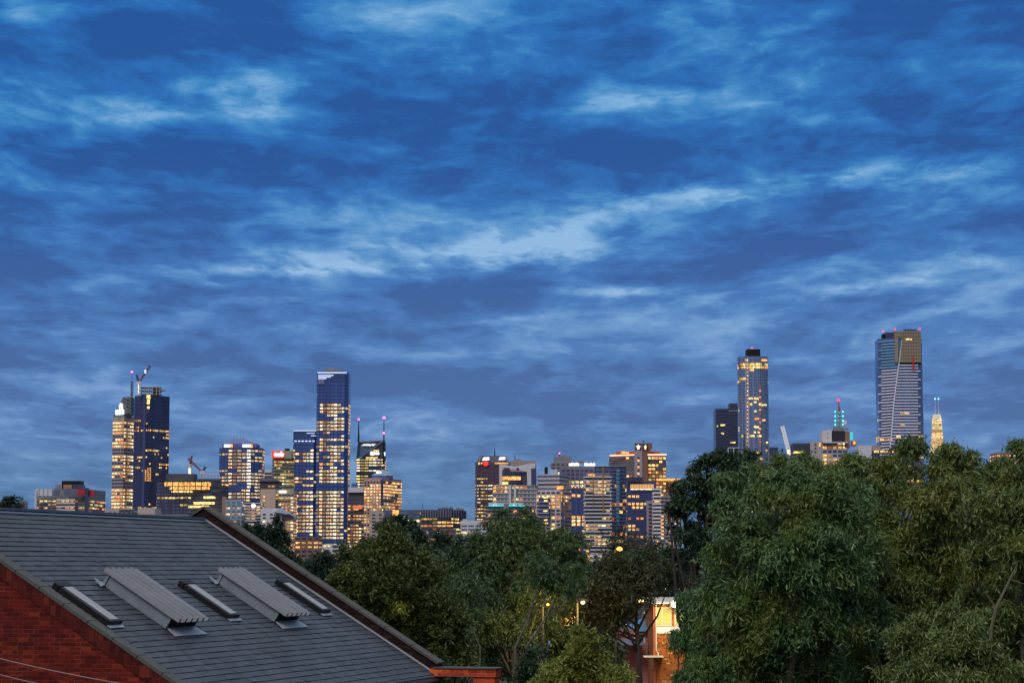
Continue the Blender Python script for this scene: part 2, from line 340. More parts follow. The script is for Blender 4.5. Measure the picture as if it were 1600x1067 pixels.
for k in range(7):
    a0 = LEN*k/7; a1 = a0+LEN/7+.02
    for q, (h0, h1, w) in enumerate(((.03, .05, .17), (.045, .10, .06))):
        m.hexa([P0+dA*a0+sD*w+nR*h0, P0+dA*a1+sD*w+nR*h0, P0+dA*a1+sDb*w+nB*h0, P0+dA*a0+sDb*w+nB*h0, P0+dA*a0+sD*w*.8+nR*h1, P0+dA*a1+sD*w*.8+nR*h1, P0+dA*a1+sDb*w*.8+nB*h1, P0+dA*a0+sDb*w*.8+nB*h1])
m.build('ridge_cap', mat('ridge_zinc', (.22, .27, .32), .5, .2, 1.5, .2), hall)
# near gable wall and coping
zE = RF(0, RUN).z
def G(a, hs, z): return P0+dA*a+sH*hs+Vector((0, 0, z-P0.z))
def gable(m, a0, a1, lift, ov=0, mi=0, z0=0.0):
    w = RUN*math.cos(PIT)+ov; ze = P0.z+lift-w*math.tan(PIT); za = P0.z+lift
    A = [(-w, z0), (w, z0), (w, ze), (0, za), (-w, ze)]
    m.poly([G(a0, *p) for p in A], mi); m.poly([G(a1, *p) for p in reversed(A)], mi)
    for i in range(5): p, q = A[i], A[(i+1) % 5]; m.poly([G(a0, *q), G(a0, *p), G(a1, *p), G(a1, *q)], mi)
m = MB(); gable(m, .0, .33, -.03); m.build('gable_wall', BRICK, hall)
m = MB()
for sd_, nn, sg in ((sD, nR, 1), (sDb, nB, -1)):
    for k in range(12):
        b0 = k*RUN/12+.008; b1 = (k+1)*RUN/12-.008
        c0 = [P0+sd_*b1, P0+dA*.36+sd_*b1, P0+dA*.36+sd_*b0, P0+sd_*b0]
        if sg < 0: c0 = c0[::-1]
        m.hexa([q-dA*.05+nn*-.02 for q in c0]+[q-dA*.05+nn*.055 for q in c0])
m.build('coping', HCAP, hall)
m = MB()                                                      # sloping course of bricks on edge just below the coping
for sd_, nn in ((sD, nR),):
    c0 = [P0+sd_*RUN+nn*-.30, P0+nn*-.30, P0+nn*-.022, P0+sd_*RUN+nn*-.022]
    m.hexa([c0[0]-dA*.025, c0[0]+dA*.05, c0[1]+dA*.05, c0[1]-dA*.025, c0[3]-dA*.025, c0[3]+dA*.05, c0[2]+dA*.05, c0[2]-dA*.025])
m.build('verge_course', BRICKE, hall)
# far gable parapet
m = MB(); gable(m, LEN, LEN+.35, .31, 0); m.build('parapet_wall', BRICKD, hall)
m = MB()
for sd_, nn, sg in ((sD, nR, 1), (sDb, nB, -1)):
    for k in range(9):
        b0 = k*RUN/9+(.01 if k else 0); b1 = (k+1)*RUN/9-.01; up = Vector((0, 0, .312))
        c0 = [P0+dA*(LEN-.05)+sd_*b1+up, P0+dA*(LEN+.42)+sd_*b1+up, P0+dA*(LEN+.42)+sd_*b0+up, P0+dA*(LEN-.05)+sd_*b0+up]
        if sg < 0: c0 = c0[::-1]
        m.hexa(c0+[q+nn*.06 for q in c0])
m.build('parapet_coping', mat('weathered_coping', (.085, .08, .07), .9, .3, 3), hall)
m = MB(); rbox(m, LEN-.10, LEN-.002, 0, RUN, .028, .060); m.build('flashing', ZINC, hall)
# brick pier at the foot of the parapet
a1 = LEN+.02; pe = at(700, 1045, 1000); 
hs0 = 6.55; hs1 = 8.35; zt = at(760, 1044, (G(a1, 7.6, 0)).y).z
m = MB()
def gbox(m, a0, a1, h0, h1, z0, z1, mi=0): m.hexa([G(a0, h0, z0), G(a0, h1, z0), G(a1, h1, z0), G(a1, h0, z0), G(a0, h0, z1), G(a0, h1, z1), G(a1, h1, z1), G(a1, h0, z1)], mi)
gbox(m, LEN-.12, LEN+.37, hs0, hs1, zt-.20, zt); gbox(m, LEN-.08, LEN+.34, hs1-.62, hs1-.04, 0, zt-.20)
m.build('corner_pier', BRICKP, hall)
m = MB(); gbox(m, LEN-.15, LEN+.40, hs0+.1, hs1+.03, zt, zt+.035); m.build('pier_coping', HCAP, hall)
w = RUN*math.cos(PIT)-.25
for sgn in (1, -1): m = MB(); gbox(m, .34, LEN-.01, sgn*w-.15, sgn*w+.15, 0, zE-.05); m.build('side_wall', BRICK, hall)
m = MB(); rbox(m, .36, LEN-.02, RUN, RUN+.16, -.10, .0); m.build('gutter', DARKM, hall)
# skylights
GLZ = mat('skylight_glass', (.30, .30, .30), .6, .15, 1.2, 0, .5)
for a0 in (.50, 6.50, 12.28):
    a1 = a0+.56; f = MB(); rbox(f, a0, a1, 3.38, 4.78, .02, .13); rbox(f, a0-.02, a1+.02, 3.28, 3.42, .02, .15); rbox(f, a0-.02, a1+.02, 4.745, 4.80, .05, .14)
    s_ = f.build('skylight', DARKM, hall)
    f = MB(); rbox(f, a0+.15, a1-.04, 3.44, 4.72, .125, .137); f.build('glass_pane', GLZ, hall, s_)
    f = MB(); rbox(f, a0-.03, a1+.05, 4.80, 4.90, .032, .05); f.build('apron', ZINC, hall, s_)
# ribbed metal ventilators
VSIDE = mat('vent_side', (.22, .26, .30), .5, .35, 3, .3); RIB = mat('ribbed_sheet', (.22, .235, .255), .5, .35, 1.6, .2)
for a0 in (2.85, 8.80):
    a1 = a0+1.42; f = MB(); hB = .30
    f.hexa([RF(a0, 5.02, .02), RF(a1, 5.02, .02), RF(a1, 3.20, .02), RF(a0, 3.20, .02), RF(a0, 5.02, hB), RF(a1, 5.02, hB), RF(a1, 3.20, hB), RF(a0, 3.20, hB)])
    for bb in (3.2, 4.95): rbox(f, a0-.03, a0-.003, bb, bb+.07, .03, hB)
    v_ = f.build('roof_ventilator', VSIDE, hall)
    f = MB(); A0, A1 = a0-.10, a1-.06; B0, B1 = 3.12, 5.24; nr = 5; wv = (A1-A0)/nr
    prof = []
    for k in range(nr):
        x = A0+k*wv; prof += [(x, hB+.02), (x+.015, hB+.115), (x+.075, hB+.115), (x+.095, hB+.02)]
    prof += [(A1, hB+.02), (A1+.015, hB+.085), (A1+.05, hB+.085), (A1+.07, hB+.02)]
    for k in range(len(prof)-1):
        p, q = prof[k], prof[k+1]; f.hexa([RF(p[0], B1, p[1]-.008), RF(q[0], B1, q[1]-.008), RF(q[0], B0, q[1]-.008), RF(p[0], B0, p[1]-.008), RF(p[0], B1, p[1]), RF(q[0], B1, q[1]), RF(q[0], B0, q[1]), RF(p[0], B0, p[1])])
    f.build('ribbed_cover', RIB, hall, v_)
    f = MB(); f.hexa([RF(a0-.12, 5.34, .032), RF(a1+.1, 5.34, .032), RF(a1-.05, 5.04, .034), RF(a0+.02, 5.04, .034), RF(a0-.12, 5.34, .044), RF(a1+.1, 5.34, .044), RF(a1-.05, 5.04, .06), RF(a0+.02, 5.04, .06)]); f.build('apron', ZINC, hall, v_)
    f = MB(); rbox(f, a0+.04, a1-.04, 5.02, 5.035, .07, hB-.02); f.build('vent_opening', mat('vent_dark', (.01, .01, .012), .9, 0), hall, v_)
    f = MB(); f.hexa([RF(a0-.26, 3.32, .04), RF(a0, 3.28, .05), RF(a0, 3.12, .05), RF(a0-.22, 3.06, .10), RF(a0-.26, 3.32, .055), RF(a0, 3.28, .065), RF(a0, 3.12, .065), RF(a0-.22, 3.06, .12)]); f.build('flashing_corner', ZINC, hall, v_)
# overhead cables in front of the gable
for (p, q, lab) in (((-60, 1019), (330, 1092), 'thin pale cable crossing the red brick gable, the upper of two'), ((-60, 1044), (330, 1118), 'thin pale cable crossing the bottom corner of the red brick gable, lower of two')):
    A, B = at(*p, 43), at(*q, 45); m = MB()
    m.tube([A.lerp(B, t/10)+Vector((0, 0, -.10*4*(t/10)*(1-t/10)+.07)) for t in range(-6, 17)], .012, 5); tag(m.build('overhead_cable', mat('cable_grey', (.34, .26, .25), .6, 0)), lab, 'cable', 'cables over the brick gable')
# ------------------------------------------------------------------ skyline
def zy(y, D, x=800): return at(x, y, D).z
FY = 745
def foot1(x0, x1, D, dep): a, b_ = at(x0, FY, D), at(x1, FY, D); return [(a.x, D), (b_.x, D), (b_.x, D+dep), (a.x, D+dep)]
def foot2(xl, xm, xr, D, t=1.0):
    """corner-on tower: left corner, near corner, right corner; t sets how far it is turned"""
    N = at(xm, FY, D); a = (xm-xl)/FPX*D*1.01; c = (xr-xm)/FPX*D*1.01
    Lv = (-a, a*t); Rv = (c, c/t)
    return [(N.x, N.y), (N.x+Rv[0], N.y+Rv[1]), (N.x+Rv[0]+Lv[0], N.y+Rv[1]+Lv[1]), (N.x+Lv[0], N.y+Lv[1])]
def footE(x0, x1, D, ratio=.7, n=20, pw=2.6):
    a, b_ = at(x0, FY, D), at(x1, FY, D); w = (b_.x-a.x)/2; cx_ = (a.x+b_.x)/2; f = lambda v: math.copysign(abs(v)**(2/pw), v)
    return [(cx_+w*f(math.cos(6.2832*(k+.5)/n)), D+w*ratio+w*ratio*f(math.sin(6.2832*(k+.5)/n))) for k in range(n)]
def cham(x0, x1, D, dep, c):
    a, b_ = at(x0, FY, D), at(x1, FY, D); return [(a.x+c, D), (b_.x-c, D), (b_.x, D+c), (b_.x, D+dep-c), (b_.x-c, D+dep), (a.x+c, D+dep), (a.x, D+dep-c), (a.x, D+c)]
def run(rng, n, p):
    """lit or unlit panes in runs, the way floors of offices are left on"""
    out = []; s = rng.random() < p
    for _ in range(n):
        if rng.random() < .38: s = rng.random() < p
        out.append(s)
    return out
def tower(name, label, cat, foot, ytop, D, wall, glassm, fpx=5.4, pw=3.2, gap=.16, wh=.55, zones=((0, .6),), lit=LIT, lit2=None, p2=.12,
          seed=1, blank=0, mode='band', slab=None, slabm=None, slabout=.9, off=.25, vis=None, ztop=None, group=None, ybot=None, blankb=0, edgep=None):
    rng = random.Random(seed); z1 = ztop if ztop is not None else zy(ytop, D)
    cx_ = sum(p[0] for p in foot)/len(foot); cy_ = sum(p[1] for p in foot)/len(foot)
    t = thing(name, label, cat, (cx_, cy_, 0), group); t['z1'] = z1; t['foot'] = [c for p in foot for c in p]; t['D'] = D
    m = MB(); m.prism(foot, 0, z1); m.build('wall', wall, t)
    sh = fpx*D/FPX; z = z1-blank*sh; nf = int((z-6)/sh)
    zstop = zy(ybot, D) if ybot else 5
    nw = 0; rest = MB(); fl = 0; area2 = lambda a, c: math.hypot(c[0]-a[0], c[1]-a[1])
    while z-sh > zstop and fl < 96:
        v = (z1-z)/max(1, (z1-8)); p = .5
        for z0_, pp in zones:
            if v >= z0_: p = pp
        if p > 0: p = min(1, max(0, p+rng.uniform(-.28, .28)))
        band = MB(); zb, zt_ = z-sh*(.5+wh/2), z-sh*(.5-wh/2)
        for ei in range(len(foot)):
            A, B = foot[ei], foot[(ei+1) % len(foot)]; Ln = area2(A, B)
            if Ln < 1: continue
            nx, ny = (B[1]-A[1])/Ln, -(B[0]-A[0])/Ln
            facing = -(nx*A[0]+ny*A[1]) > 0
            n = max(1, round(Ln/pw)); pe = p*(edgep[ei] if edgep and ei < len(edgep) else 1); on = run(rng, n, pe if facing else .15)
            for k in range(n):
                s0, s1 = (k+gap/2)/n, (k+1-gap/2)/n
                q = [(A[0]+(B[0]-A[0])*s+nx*off, A[1]+(B[1]-A[1])*s+ny*off) for s in (s0, s1)]
                mi = 0
                if on[k]: mi = 2 if (lit2 and rng.random() < p2) else 1
                pts = [(q[0][0], q[0][1], zb), (q[1][0], q[1][1], zb), (q[1][0], q[1][1], zt_), (q[0][0], q[0][1], zt_)]
                if mode == 'window':
                    if facing and nw < 98:
                        w_ = MB(); w_.poly(pts, 0); w_.build('window', [glassm, lit, lit2 or lit][mi], t); nw += 1
                    else: rest.poly(pts, mi)
                else: band.poly(pts, mi)
        if mode != 'window': band.build('window_band', [glassm, lit, lit2 or lit], t)
        if slab and fl % slab[0] == 0:
            s_ = MB(); cf = [(cx_+(p_[0]-cx_)*1, cy_+(p_[1]-cy_)*1) for p_ in foot]
            ex = grow(cf, slabout); s_.prism(ex, z-sh*slab[1], z, 0); s_.build('balcony', slabm, t)
        z -= sh; fl += 1
    if rest.f: o = rest.build('window', [glassm, lit, lit2 or lit], t); o['kind'] = 'stuff'
    return t
def grow(foot, e):
    cx_ = sum(p[0] for p in foot)/len(foot); cy_ = sum(p[1] for p in foot)/len(foot); out = []
    n = len(foot)
    for i in range(n):
        P_, A, B = Vector(foot[i-1]), Vector(foot[i]), Vector(foot[(i+1) % n])
        n1_ = (A-P_).normalized(); n2_ = (B-A).normalized(); o1 = Vector((n1_.y, -n1_.x)); o2 = Vector((n2_.y, -n2_.x)); bi = (o1+o2)
        bi = bi/max(.3, bi.length_squared/2) if bi.length > 1e-4 else o1
        out.append((A.x+bi.x*e, A.y+bi.y*e))
    return out
def pbox(t, name, material, x0, x1, y0, y1, D, dep=1.0, parent=None, slant=None):
    """box seen between photo bearings x0..x1 and heights y0..y1, front face D metres away, dep metres deep"""
    a, b_ = at(x0, (y0+y1)/2, D), at(x1, (y0+y1)/2, D); z0, z1 = zy(y1, D), zy(y0, D); m = MB()
    zl, zr = (z1, z1) if slant is None else (zy(slant[0], D), zy(slant[1], D))
    m.hexa([(a.x, D, z0), (b_.x, D, z0), (b_.x, D+dep, z0), (a.x, D+dep, z0), (a.x, D, zl), (b_.x, D, zr), (b_.x, D+dep, zr), (a.x, D+dep, zl)])
    return m.build(name, material, t, parent)
def ppoly(t, name, material, pts, D, dep=.6, parent=None):
    """flat shape standing upright at distance D, dep thick; pts counter-clockwise in the photo"""
    m = MB(); f = [at(x, y, D) for x, y in pts]; b_ = [p+Vector((0, dep, 0)) for p in f]; n = len(f)
    m.poly(f); m.poly(b_[::-1])
    for i in range(n): j = (i+1) % n; m.poly([f[j], f[i], b_[i], b_[j]])
    return m.build(name, material, t, parent)
def mast(t, name, material, x, y0, y1, D, r=.6, beacon=None, r1=None, br=1.1):
    m = MB(); a, c = at(x, y1, D), at(x, y0, D); c.x = a.x; m.tube([a, a.lerp(c, .5), c], [r, (r+(r1 or r*.4))/2, r1 or r*.4], 6)
    o = m.build(name, material, t)
    if beacon: q = MB(); q.ball(c, br); q.build('beacon', beacon, t)
    return o
def beacon(t, x, y, D, mt=None, r=1.5): q = MB(); q.ball(at(x, y, D), r); return q.build('beacon', mt or REDL, t)
def plant(t, xs, D, n, seed, mt=None, hmax=4, ytop=None):
    """rooftop boxes, tanks and aerials"""
    rng = random.Random(seed); ft = list(t['foot']); z1 = t['z1']; X = ft[0::2]; Y = ft[1::2]; cx_, cy_ = sum(X)/len(X), sum(Y)/len(Y)
    for k in range(n):
        px = at(rng.uniform(*xs), 760, D).x; w = rng.uniform(2, 6); h = rng.uniform(1, hmax); m = MB(); yy = cy_+rng.uniform(-3, 3)
        if rng.random() < .35: m.tube([(px, yy, z1), (px, yy, z1+h*1.8)], .22, 4); m.build('aerial', DARKM, t)
        else: m.box(px-w/2, px+w/2, yy-3, yy+3, z1+.01, z1+h); m.build('roof_plant', mt or CONCD, t)

# --- far left: low blocks and the bank tower pair
t = tower('apartment_block', 'small teal-trimmed block at the left edge beyond the slate roof', 'building', foot1(-14, 31, 1700, 30), 781, 1700, CONCD, G_TEAL, 5, 4, .2, .5, ((0, .12),), seed=3)
pbox(t, 'roof_plant', NAVYW, 4, 18, 775, 781, 1712, 10); pbox(t, 'penthouse', mat('teal_cladding', srgb(50, 120, 140)), 22, 31, 776, 781, 1704, 12)
t = tower('office_block', 'low grey and white office block with dark red corner panels, beyond the ridge', 'building', foot2(54, 137, 148, 1500, .12), 764, 1500, CONCD, G_DARK, 5.3, 3.0, .22, .45, ((0, .62),), LITO, LITY, .35, seed=4, blank=3.0, edgep=(1, .62, 0, .75))
for k in range(4): pbox(t, 'pale_panel', WHITE, 55+k*6.8, 60.6+k*6.8, 764, 774.4, 1496+k*0, 1.2)
for x0, x1 in ((84, 93), (100, 110), (111.5, 119)): pbox(t, 'grey_panel', G_GREY, x0, x1, 764.5, 775, 1496, 1.2)
pbox(t, 'red_panel', REDP, 120.5, 132.5, 763.5, 773.5, 1495.5, 1.5); pbox(t, 'red_panel', REDP, 138, 148, 765.5, 775, 1497.5, 3)
pbox(t, 'white_fascia', WHITE, 54, 57, 765, 800, 1495, 2)
for k in range(4): pbox(t, 'spandrel', WHITE, 88, 117, 779.3+k*5.3, 781.6+k*5.3, 1495.6, 1)
pbox(t, 'stair_tower', NAVYW, 132.7, 137.5, 762, 800, 1495.2, 4); pbox(t, 'roof_plant', DARKM, 96.5, 126, 751, 757, 1512, 12); pbox(t, 'roof_plant', mat('terracotta_panel', (.4, .18, .12)), 99, 112, 757, 763, 1510, 12); pbox(t, 'roof_plant', NAVYW, 112.2, 128, 757, 763, 1511, 12); pbox(t, 'roof_plant', CONCD, 86, 97, 757, 764, 1515, 8)

FY = 700; D = 2420
t = tower('office_tower', 'brightly lit stone office tower with a sloping crown and white glowing sign', 'tower', foot2(174, 193, 213, D, .5), 651, D, mat('pale_bank_stone', (.40, .33, .30)), G_NAVY, 5.25, 3.6, .16, .5, ((0, .97), (.20, .1), (.24, .9), (.37, .12), (.46, .93)), LIT, LITO, .3, seed=5, blank=1.3)
ppoly(t, 'crown', G_GREY, [(177, 651), (205, 651), (205, 620), (193.5, 620), (191, 623)], D+6, 22)
ppoly(t, 'sign', WL, [(180.5, 648), (193.5, 647), (193.5, 640), (190.8, 639), (191.6, 634), (190.6, 630), (188, 630), (185.6, 634.5), (187, 639.5), (180.5, 640.5)], D-2, 1)
pbox(t, 'service_core', mat('dark_louvre', (.06, .07, .10)), 193.5, 206, 620.5, 648, D+2, 14); m = MB()
p0, p1 = at(196, 648, D), at(196, 621, D)
for k in range(5):
    xa, ya = 194.5, 646-k*5.2; m.tube([at(xa, ya, D), at(205, ya-5, D)], .35, 4); m.tube([at(205, ya, D), at(xa, ya-5, D)], .35, 4)
m.build('lattice_screen', STEEL, t)
mast(t, 'mast', STEEL, 205.3, 581, 621, D, .9, PINKL, .35, 1.3)
m = MB(); a = at(206, 620, D); m.lattice((a.x, D, a.z), (a.x, D, zy(596, D)), 2.2, .16, 8); m.build('lattice_mast', DARKM, t)

D = 2350
t = tower('office_tower', 'dark navy office tower under construction with a tower crane on its roof', 'tower', foot2(206, 233, 258, D, .7), 617, D, mat('indigo_cladding', srgb(33, 32, 78), .35, .12, .05), mat('indigo_glass', srgb(30, 34, 84), .15, .2, .1), 5.25, 2.6, .25, .5, ((0, 0), (.12, .22), (.27, .02), (.30, .16), (.42, .04), (.62, .05), (.655, .85), (.69, .10)), LITO, LITY, .4, seed=11, blank=1)
for x, y, w_, h_ in ((229, 617, 7, 6), (229.5, 624, 5, 7), (230, 634.5, 4, 4)): pbox(t, 'floodlit_slab', LITY, x, x+w_*.8, y, y+h_, D-6, 2)
for rr in range(7):
    for cc in range(3):
        if (rr*7+cc*3) % 11: pbox(t, 'site_light', LITO, 226.5+cc*3.6, 228.4+cc*3.6, 731+rr*3.1, 732.6+rr*3.1, D-5.5, 1)
pbox(t, 'hoist_shaft', mat('shaft_blue', srgb(48, 52, 104)), 223.5, 226, 640, 800, D-4, 3)
for y in (616.5, 611, 606): pbox(t, 'edge_scaffold', mat('site_steel', (.30, .22, .20)), 219, 250, y-1.2, y, D+8, 14)
for x in (220, 226, 232, 238, 244, 249): pbox(t, 'scaffold_post', STEEL, x, x+1.1, 604, 617, D+7, 2)
pbox(t, 'lift_core', mat('core_grey', (.30, .27, .30)), 238, 249, 604, 617, D+12, 10); pbox(t, 'edge_scaffold', STEEL, 250, 257, 609, 610, D+14, 8)
def crane(label, D, mx, ybase, ytop, jib, cj, lit=True, mw=2.0, nm=8):
    a = at(mx, ybase, D); t = thing('tower_crane', label, 'crane', (a.x, D, a.z)); b_ = at(mx, ytop, D); b_.x = a.x
    m = MB(); m.lattice(a, b_, mw, .30, nm); m.build('mast', WHST, t)
    m = MB(); m.lattice(b_, at(*jib, D), mw*.75, .26, 14); m.build('jib', REDST if lit else WHST, t)
    c_ = at(*cj, D); m = MB(); m.lattice(b_, c_, mw*.8, .3, 5); m.build('counter_jib', NAVYW, t)
    m = MB(); m.box(b_.x-2, b_.x+2.4, D-1.5, D+1.5, b_.z-1.2, b_.z+1.6); m.build('cab', WHST, t)
    m = MB(); j = at(*jib, D); m.tube([c_, j.lerp(b_, .25)], .12, 3); m.tube([j, j-Vector((0, 0, 14))], .1, 3); m.build('cable', DARKM, t)
    return t
D2 = 2352
t = crane('red luffing crane with a floodlit white mast on the dark navy tower', D2, 216.5, 617, 598, (234.8, 571), (213.5, 586))
m = MB(); a = at(216.5, 615, D2); c_ = at(216.5, 600, D2); m.tube([a, c_], 1.2, 6); m.build('floodlit_core', LITW, t); pbox(t, 'floodlight', WL, 226.2, 228, 578, 583, D2-1, 1)

FY = 755; D = 2150
t = tower('office_block', 'wide dark navy block with a bright open top floor, crane behind its roof', 'building', foot2(243, 330, 347, D, .22), 752, D, mat('navy_block', srgb(27, 32, 62), .3, .2, .05), G_NAVY, 5.6, 4.2, .18, .5, ((0, .05), (.35, .30), (.75, .45)), LITY, LITO, .2, seed=23, edgep=(.3, 0, 0, 1.2))
pbox(t, 'penthouse', mat('dark_penthouse', srgb(36, 42, 66)), 259, 303, 740, 752, D+8, 24); pbox(t, 'penthouse', mat('dark_penthouse', (.1, .1, .1)), 303, 341, 748, 753, D+10, 20)
pbox(t, 'lit_storey', LITO, 257, 329, 753.2, 758.8, D-3.2, 3); pbox(t, 'lit_storey', LITO, 265, 327, 760.5, 764.5, D-3, 3); pbox(t, 'lit_storey', LITY, 268, 300, 766, 769, D-3, 3)
for x in range(260, 328, 9): pbox(t, 'mullion', DARKM, x, x+1, 752, 770, D-4, 1)
for y, x0, x1 in ((775, 318, 336), (784, 302, 335), (789.5, 294, 326)): pbox(t, 'lit_storey', LITY, x0, x1, y, y+3.6, D-3, 2)
pbox(t, 'roof_slab', WHITE, 318, 343, 740, 741, D+22, 3); [pbox(t, 'colonnade_post', WHITE, x, x+.9, 740.9, 748, D+22, 2) for x in (318.2, 323, 328, 333, 338, 342)]
crane('pale red luffing crane lying low over the wide navy block', 2190, 316.5, 748, 738, (294, 716), (321, 729), True, 2.2, 4)
t = crane('small white crane mast lit orange beside the low red crane', 2195, 296.4, 741, 727, (300, 712), (297.8, 722), True, 1.6, 5)
m = MB(); m.tube([at(296.4, 741, 2194), at(296.4, 731, 2194)], 1.3, 6); m.build('floodlit_core', LITW, t)
t = tower('low_building', 'pale concrete box building between slate ridge and navy towers', 'building', foot1(216, 243, 1250, 22), 793, 1250, mat('pale_box', (.50, .44, .38)), G_GREY, 6, 4, .4, .4, ((0, 0),), seed=2, blank=2)
t = tower('warehouse', 'long low white roofed shed just above the slate ridge', 'building', foot1(217, 292, 1000, 26), 806, 1000, WHITE, G_GREY, 6, 6, .5, .3, ((0, 0),), seed=2, blank=1)
pbox(t, 'roof', CONCD, 215, 294, 803.3, 806, 998, 30)
t = tower('low_building', 'grey stone low building at the foot of the lit bank tower', 'building', foot1(162, 206, 1700, 30), 796, 1700, CONC, G_DARK, 4.5, 3.4, .45, .5, ((0, 0),), seed=2, blank=.6); pbox(t, 'cornice', CONC, 185, 207, 793.5, 796, 1698, 10)

# --- octagonal tower
D = 2380
t = tower('office_tower', 'octagonal office tower with a shallow pyramid roof and two white lit signs', 'tower', cham(340, 407, D, 46, 11), 699, D, mat('octagon_blue', srgb(46, 58, 108), .35, .15, .05), G_BLUE, 5.15, 4.8, .2, .46, ((0, .8), (.62, .55), (.8, .35)), LIT, LITO, .25, seed=31, edgep=(1, 1, 1, 1, 1, 1, 1, .5), blank=.5)
pbox(t, 'crown_storey', mat('crown_violet', srgb(90, 92, 160)), 347, 401, 693, 699, D+6, 30)
c = at(373.5, 685.5, D+20); c0 = [at(350, 693, D+6), at(397, 693, D+6)]; m = MB(); bx = [(c0[0].x, D+7), (c0[1].x, D+7), (c0[1].x, D+36), (c0[0].x, D+36)]; z0 = c0[0].z
top = [(c.x-7, D+16), (c.x+7, D+16), (c.x+7, D+26), (c.x-7, D+26)]; m.prism(bx, z0, c.z, 0, top); m.build('pyramid_roof', mat('roof_violet', srgb(105, 120, 165)), t)
for x in (366, 370, 376, 380): mast(t, 'aerial', DARKM, x, 681, 686.5, D+20, .3)
for x0, x1, xo in ((350, 359.5, 363), (379, 391, 394.5)): pbox(t, 'sign', WL, x0, x1, 694.3, 698.3, D+3, 2); pbox(t, 'sign', LITO, x1+.2, xo, 693.8, 698.8, D+3, 2)
[pbox(t, 'lit_window', LITW, 386.2, 391.6, 702.6+k*5.15, 705.4+k*5.15, D-1.5, 1) for k in range(12)]

# --- red sign tower and neighbours
D = 2250
t = tower('office_tower', 'olive stone office tower with red rooftop sign left of the blue glass twins', 'tower', foot2(424, 428, 458, D, 3), 714, D, OLIVE, G_DARK, 4.9, 2.2, .12, .4, ((0, .62),), LITY, LITO, .15, seed=41, edgep=(1, 0, 0, 0))
pbox(t, 'sign_box', RL, 424.5, 441.5, 704.5, 715, D-3, 12); pbox(t, 'plant_room', mat('olive_panel', (.30, .30, .22)), 441.8, 455.5, 704, 716.5, D+2, 14); pbox(t, 'plant_room', DARKM, 445, 452, 700.5, 704, D+6, 6)
def text(s, t, x, y, D, px, material, bold=.02, name='sign_lettering'):
    cu = bpy.data.curves.new('lettering', 'FONT'); cu.body = s; cu.size = px*D/FPX/.72; cu.extrude = .15; cu.offset = bold*cu.size; cu.align_x = 'CENTER'; cu.align_y = 'CENTER'
    tmp = bpy.data.objects.new('lettering', cu); COL.objects.link(tmp); bpy.context.view_layer.update()
    me = bpy.data.meshes.new_from_object(tmp.evaluated_get(bpy.context.evaluated_depsgraph_get())); bpy.data.objects.remove(tmp); bpy.data.curves.remove(cu)
    o = bpy.data.objects.new(name, me); COL.objects.link(o); me.materials.clear(); me.materials.append(material); o.rotation_euler = (math.pi/2, 0, 0)
    p = at(x, y, D); o.parent = t; o.location = p-Vector(t['org']); return o
text('nab', t, 436.2, 709.6, D-4, 7.5, WL, .03)
st_ = [(430.2+(3.2 if k % 2 == 0 else 1.5)*math.cos(k*math.pi/7+.2), 709.6-(3.2 if k % 2 == 0 else 1.5)*math.sin(k*math.pi/7+.2)) for k in range(14)]
ppoly(t, 'sign_star', WL, st_, D-4, .5)
tower('office_block', 'small white banded block just left of the olive tower', 'building', foot1(413.5, 424, 2300, 20), 733, 2300, WHITE, G_DARK, 5, 5, .02, .55, ((0, 0),), seed=2, blank=.8)
t = tower('office_block', 'block with a dark plum sloping roof below the red sign', 'building', foot1(406, 436, 2100, 26), 752, 2100, mat('plum_wall', (.09, .06, .08)), G_DARK, 5, 4, .3, .4, ((0, .2),), LITO, seed=7, blank=1)
m = MB(); a, b_ = at(405, 752, 2099), at(436.5, 752, 2099); f_ = [(a.x, 2098), (b_.x, 2098), (b_.x, 2128), (a.x, 2128)]; m.prism(f_, a.z, zy(746, 2100), 0, [(a.x+1, 2106), (b_.x-6, 2106), (b_.x-6, 2122), (a.x+1, 2122)]); m.build('roof', mat('plum_roof', (.05, .045, .07)), t)
t = tower('office_block', 'cream stone block with a blank pale wing and lit ribbon windows', 'building', foot1(407, 459, 1950, 30), 765, 1950, CREAM, G_DARK, 4.8, 2.6, .2, .5, ((0, .75),), LIT, LITO, .3, seed=43, blank=1.2)
pbox(t, 'blank_wing', mat('pale_wing', (.55, .42, .33)), 407, 430, 764, 795, 1944, 5)
for k in range(3): pbox(t, 'slot_window', LITO, 411.6, 413.6, 774.5+k*6, 777+k*6, 1943.4, .8)
pbox(t, 'floodlight', WL, 436, 447, 766.5, 769.5, 1948, 2)
t = tower('apartment_block', 'white rendered building with a stepped blue-white roof beside the treetops', 'building', foot1(408, 441, 1500, 24), 794, 1500, WHITE, G_DARK, 5.5, 5, .6, .45, ((0, .1),), seed=8, blank=1.2)
ppoly(t, 'sloping_roof', mat('blue_white_roof', (.40, .46, .62)), [(428, 800), (452, 803), (458, 806), (445, 797), (436, 794)], 1497, 8); pbox(t, 'podium', CONC, 440, 462, 803, 812, 1505, 15)
tower('apartment_block', 'pale blue-grey apartment block below the octagonal tower', 'building', foot1(353, 378, 1600, 22), 780, 1600, mat('bluegrey_render', (.30, .34, .44)), G_TEAL, 4.6, 4, .4, .5, ((0, .18),), LIT, seed=9, blank=.5)
t = tower('apartment_block', 'narrow grey apartment block with white balconies near a bright rooftop lamp', 'building', foot1(377, 408, 1650, 22), 785, 1650, CONCD, G_DARK, 4.6, 4, .3, .5, ((0, .45),), LITO, LITY, .3, seed=10, slab=(1, .3), slabm=WHITE)
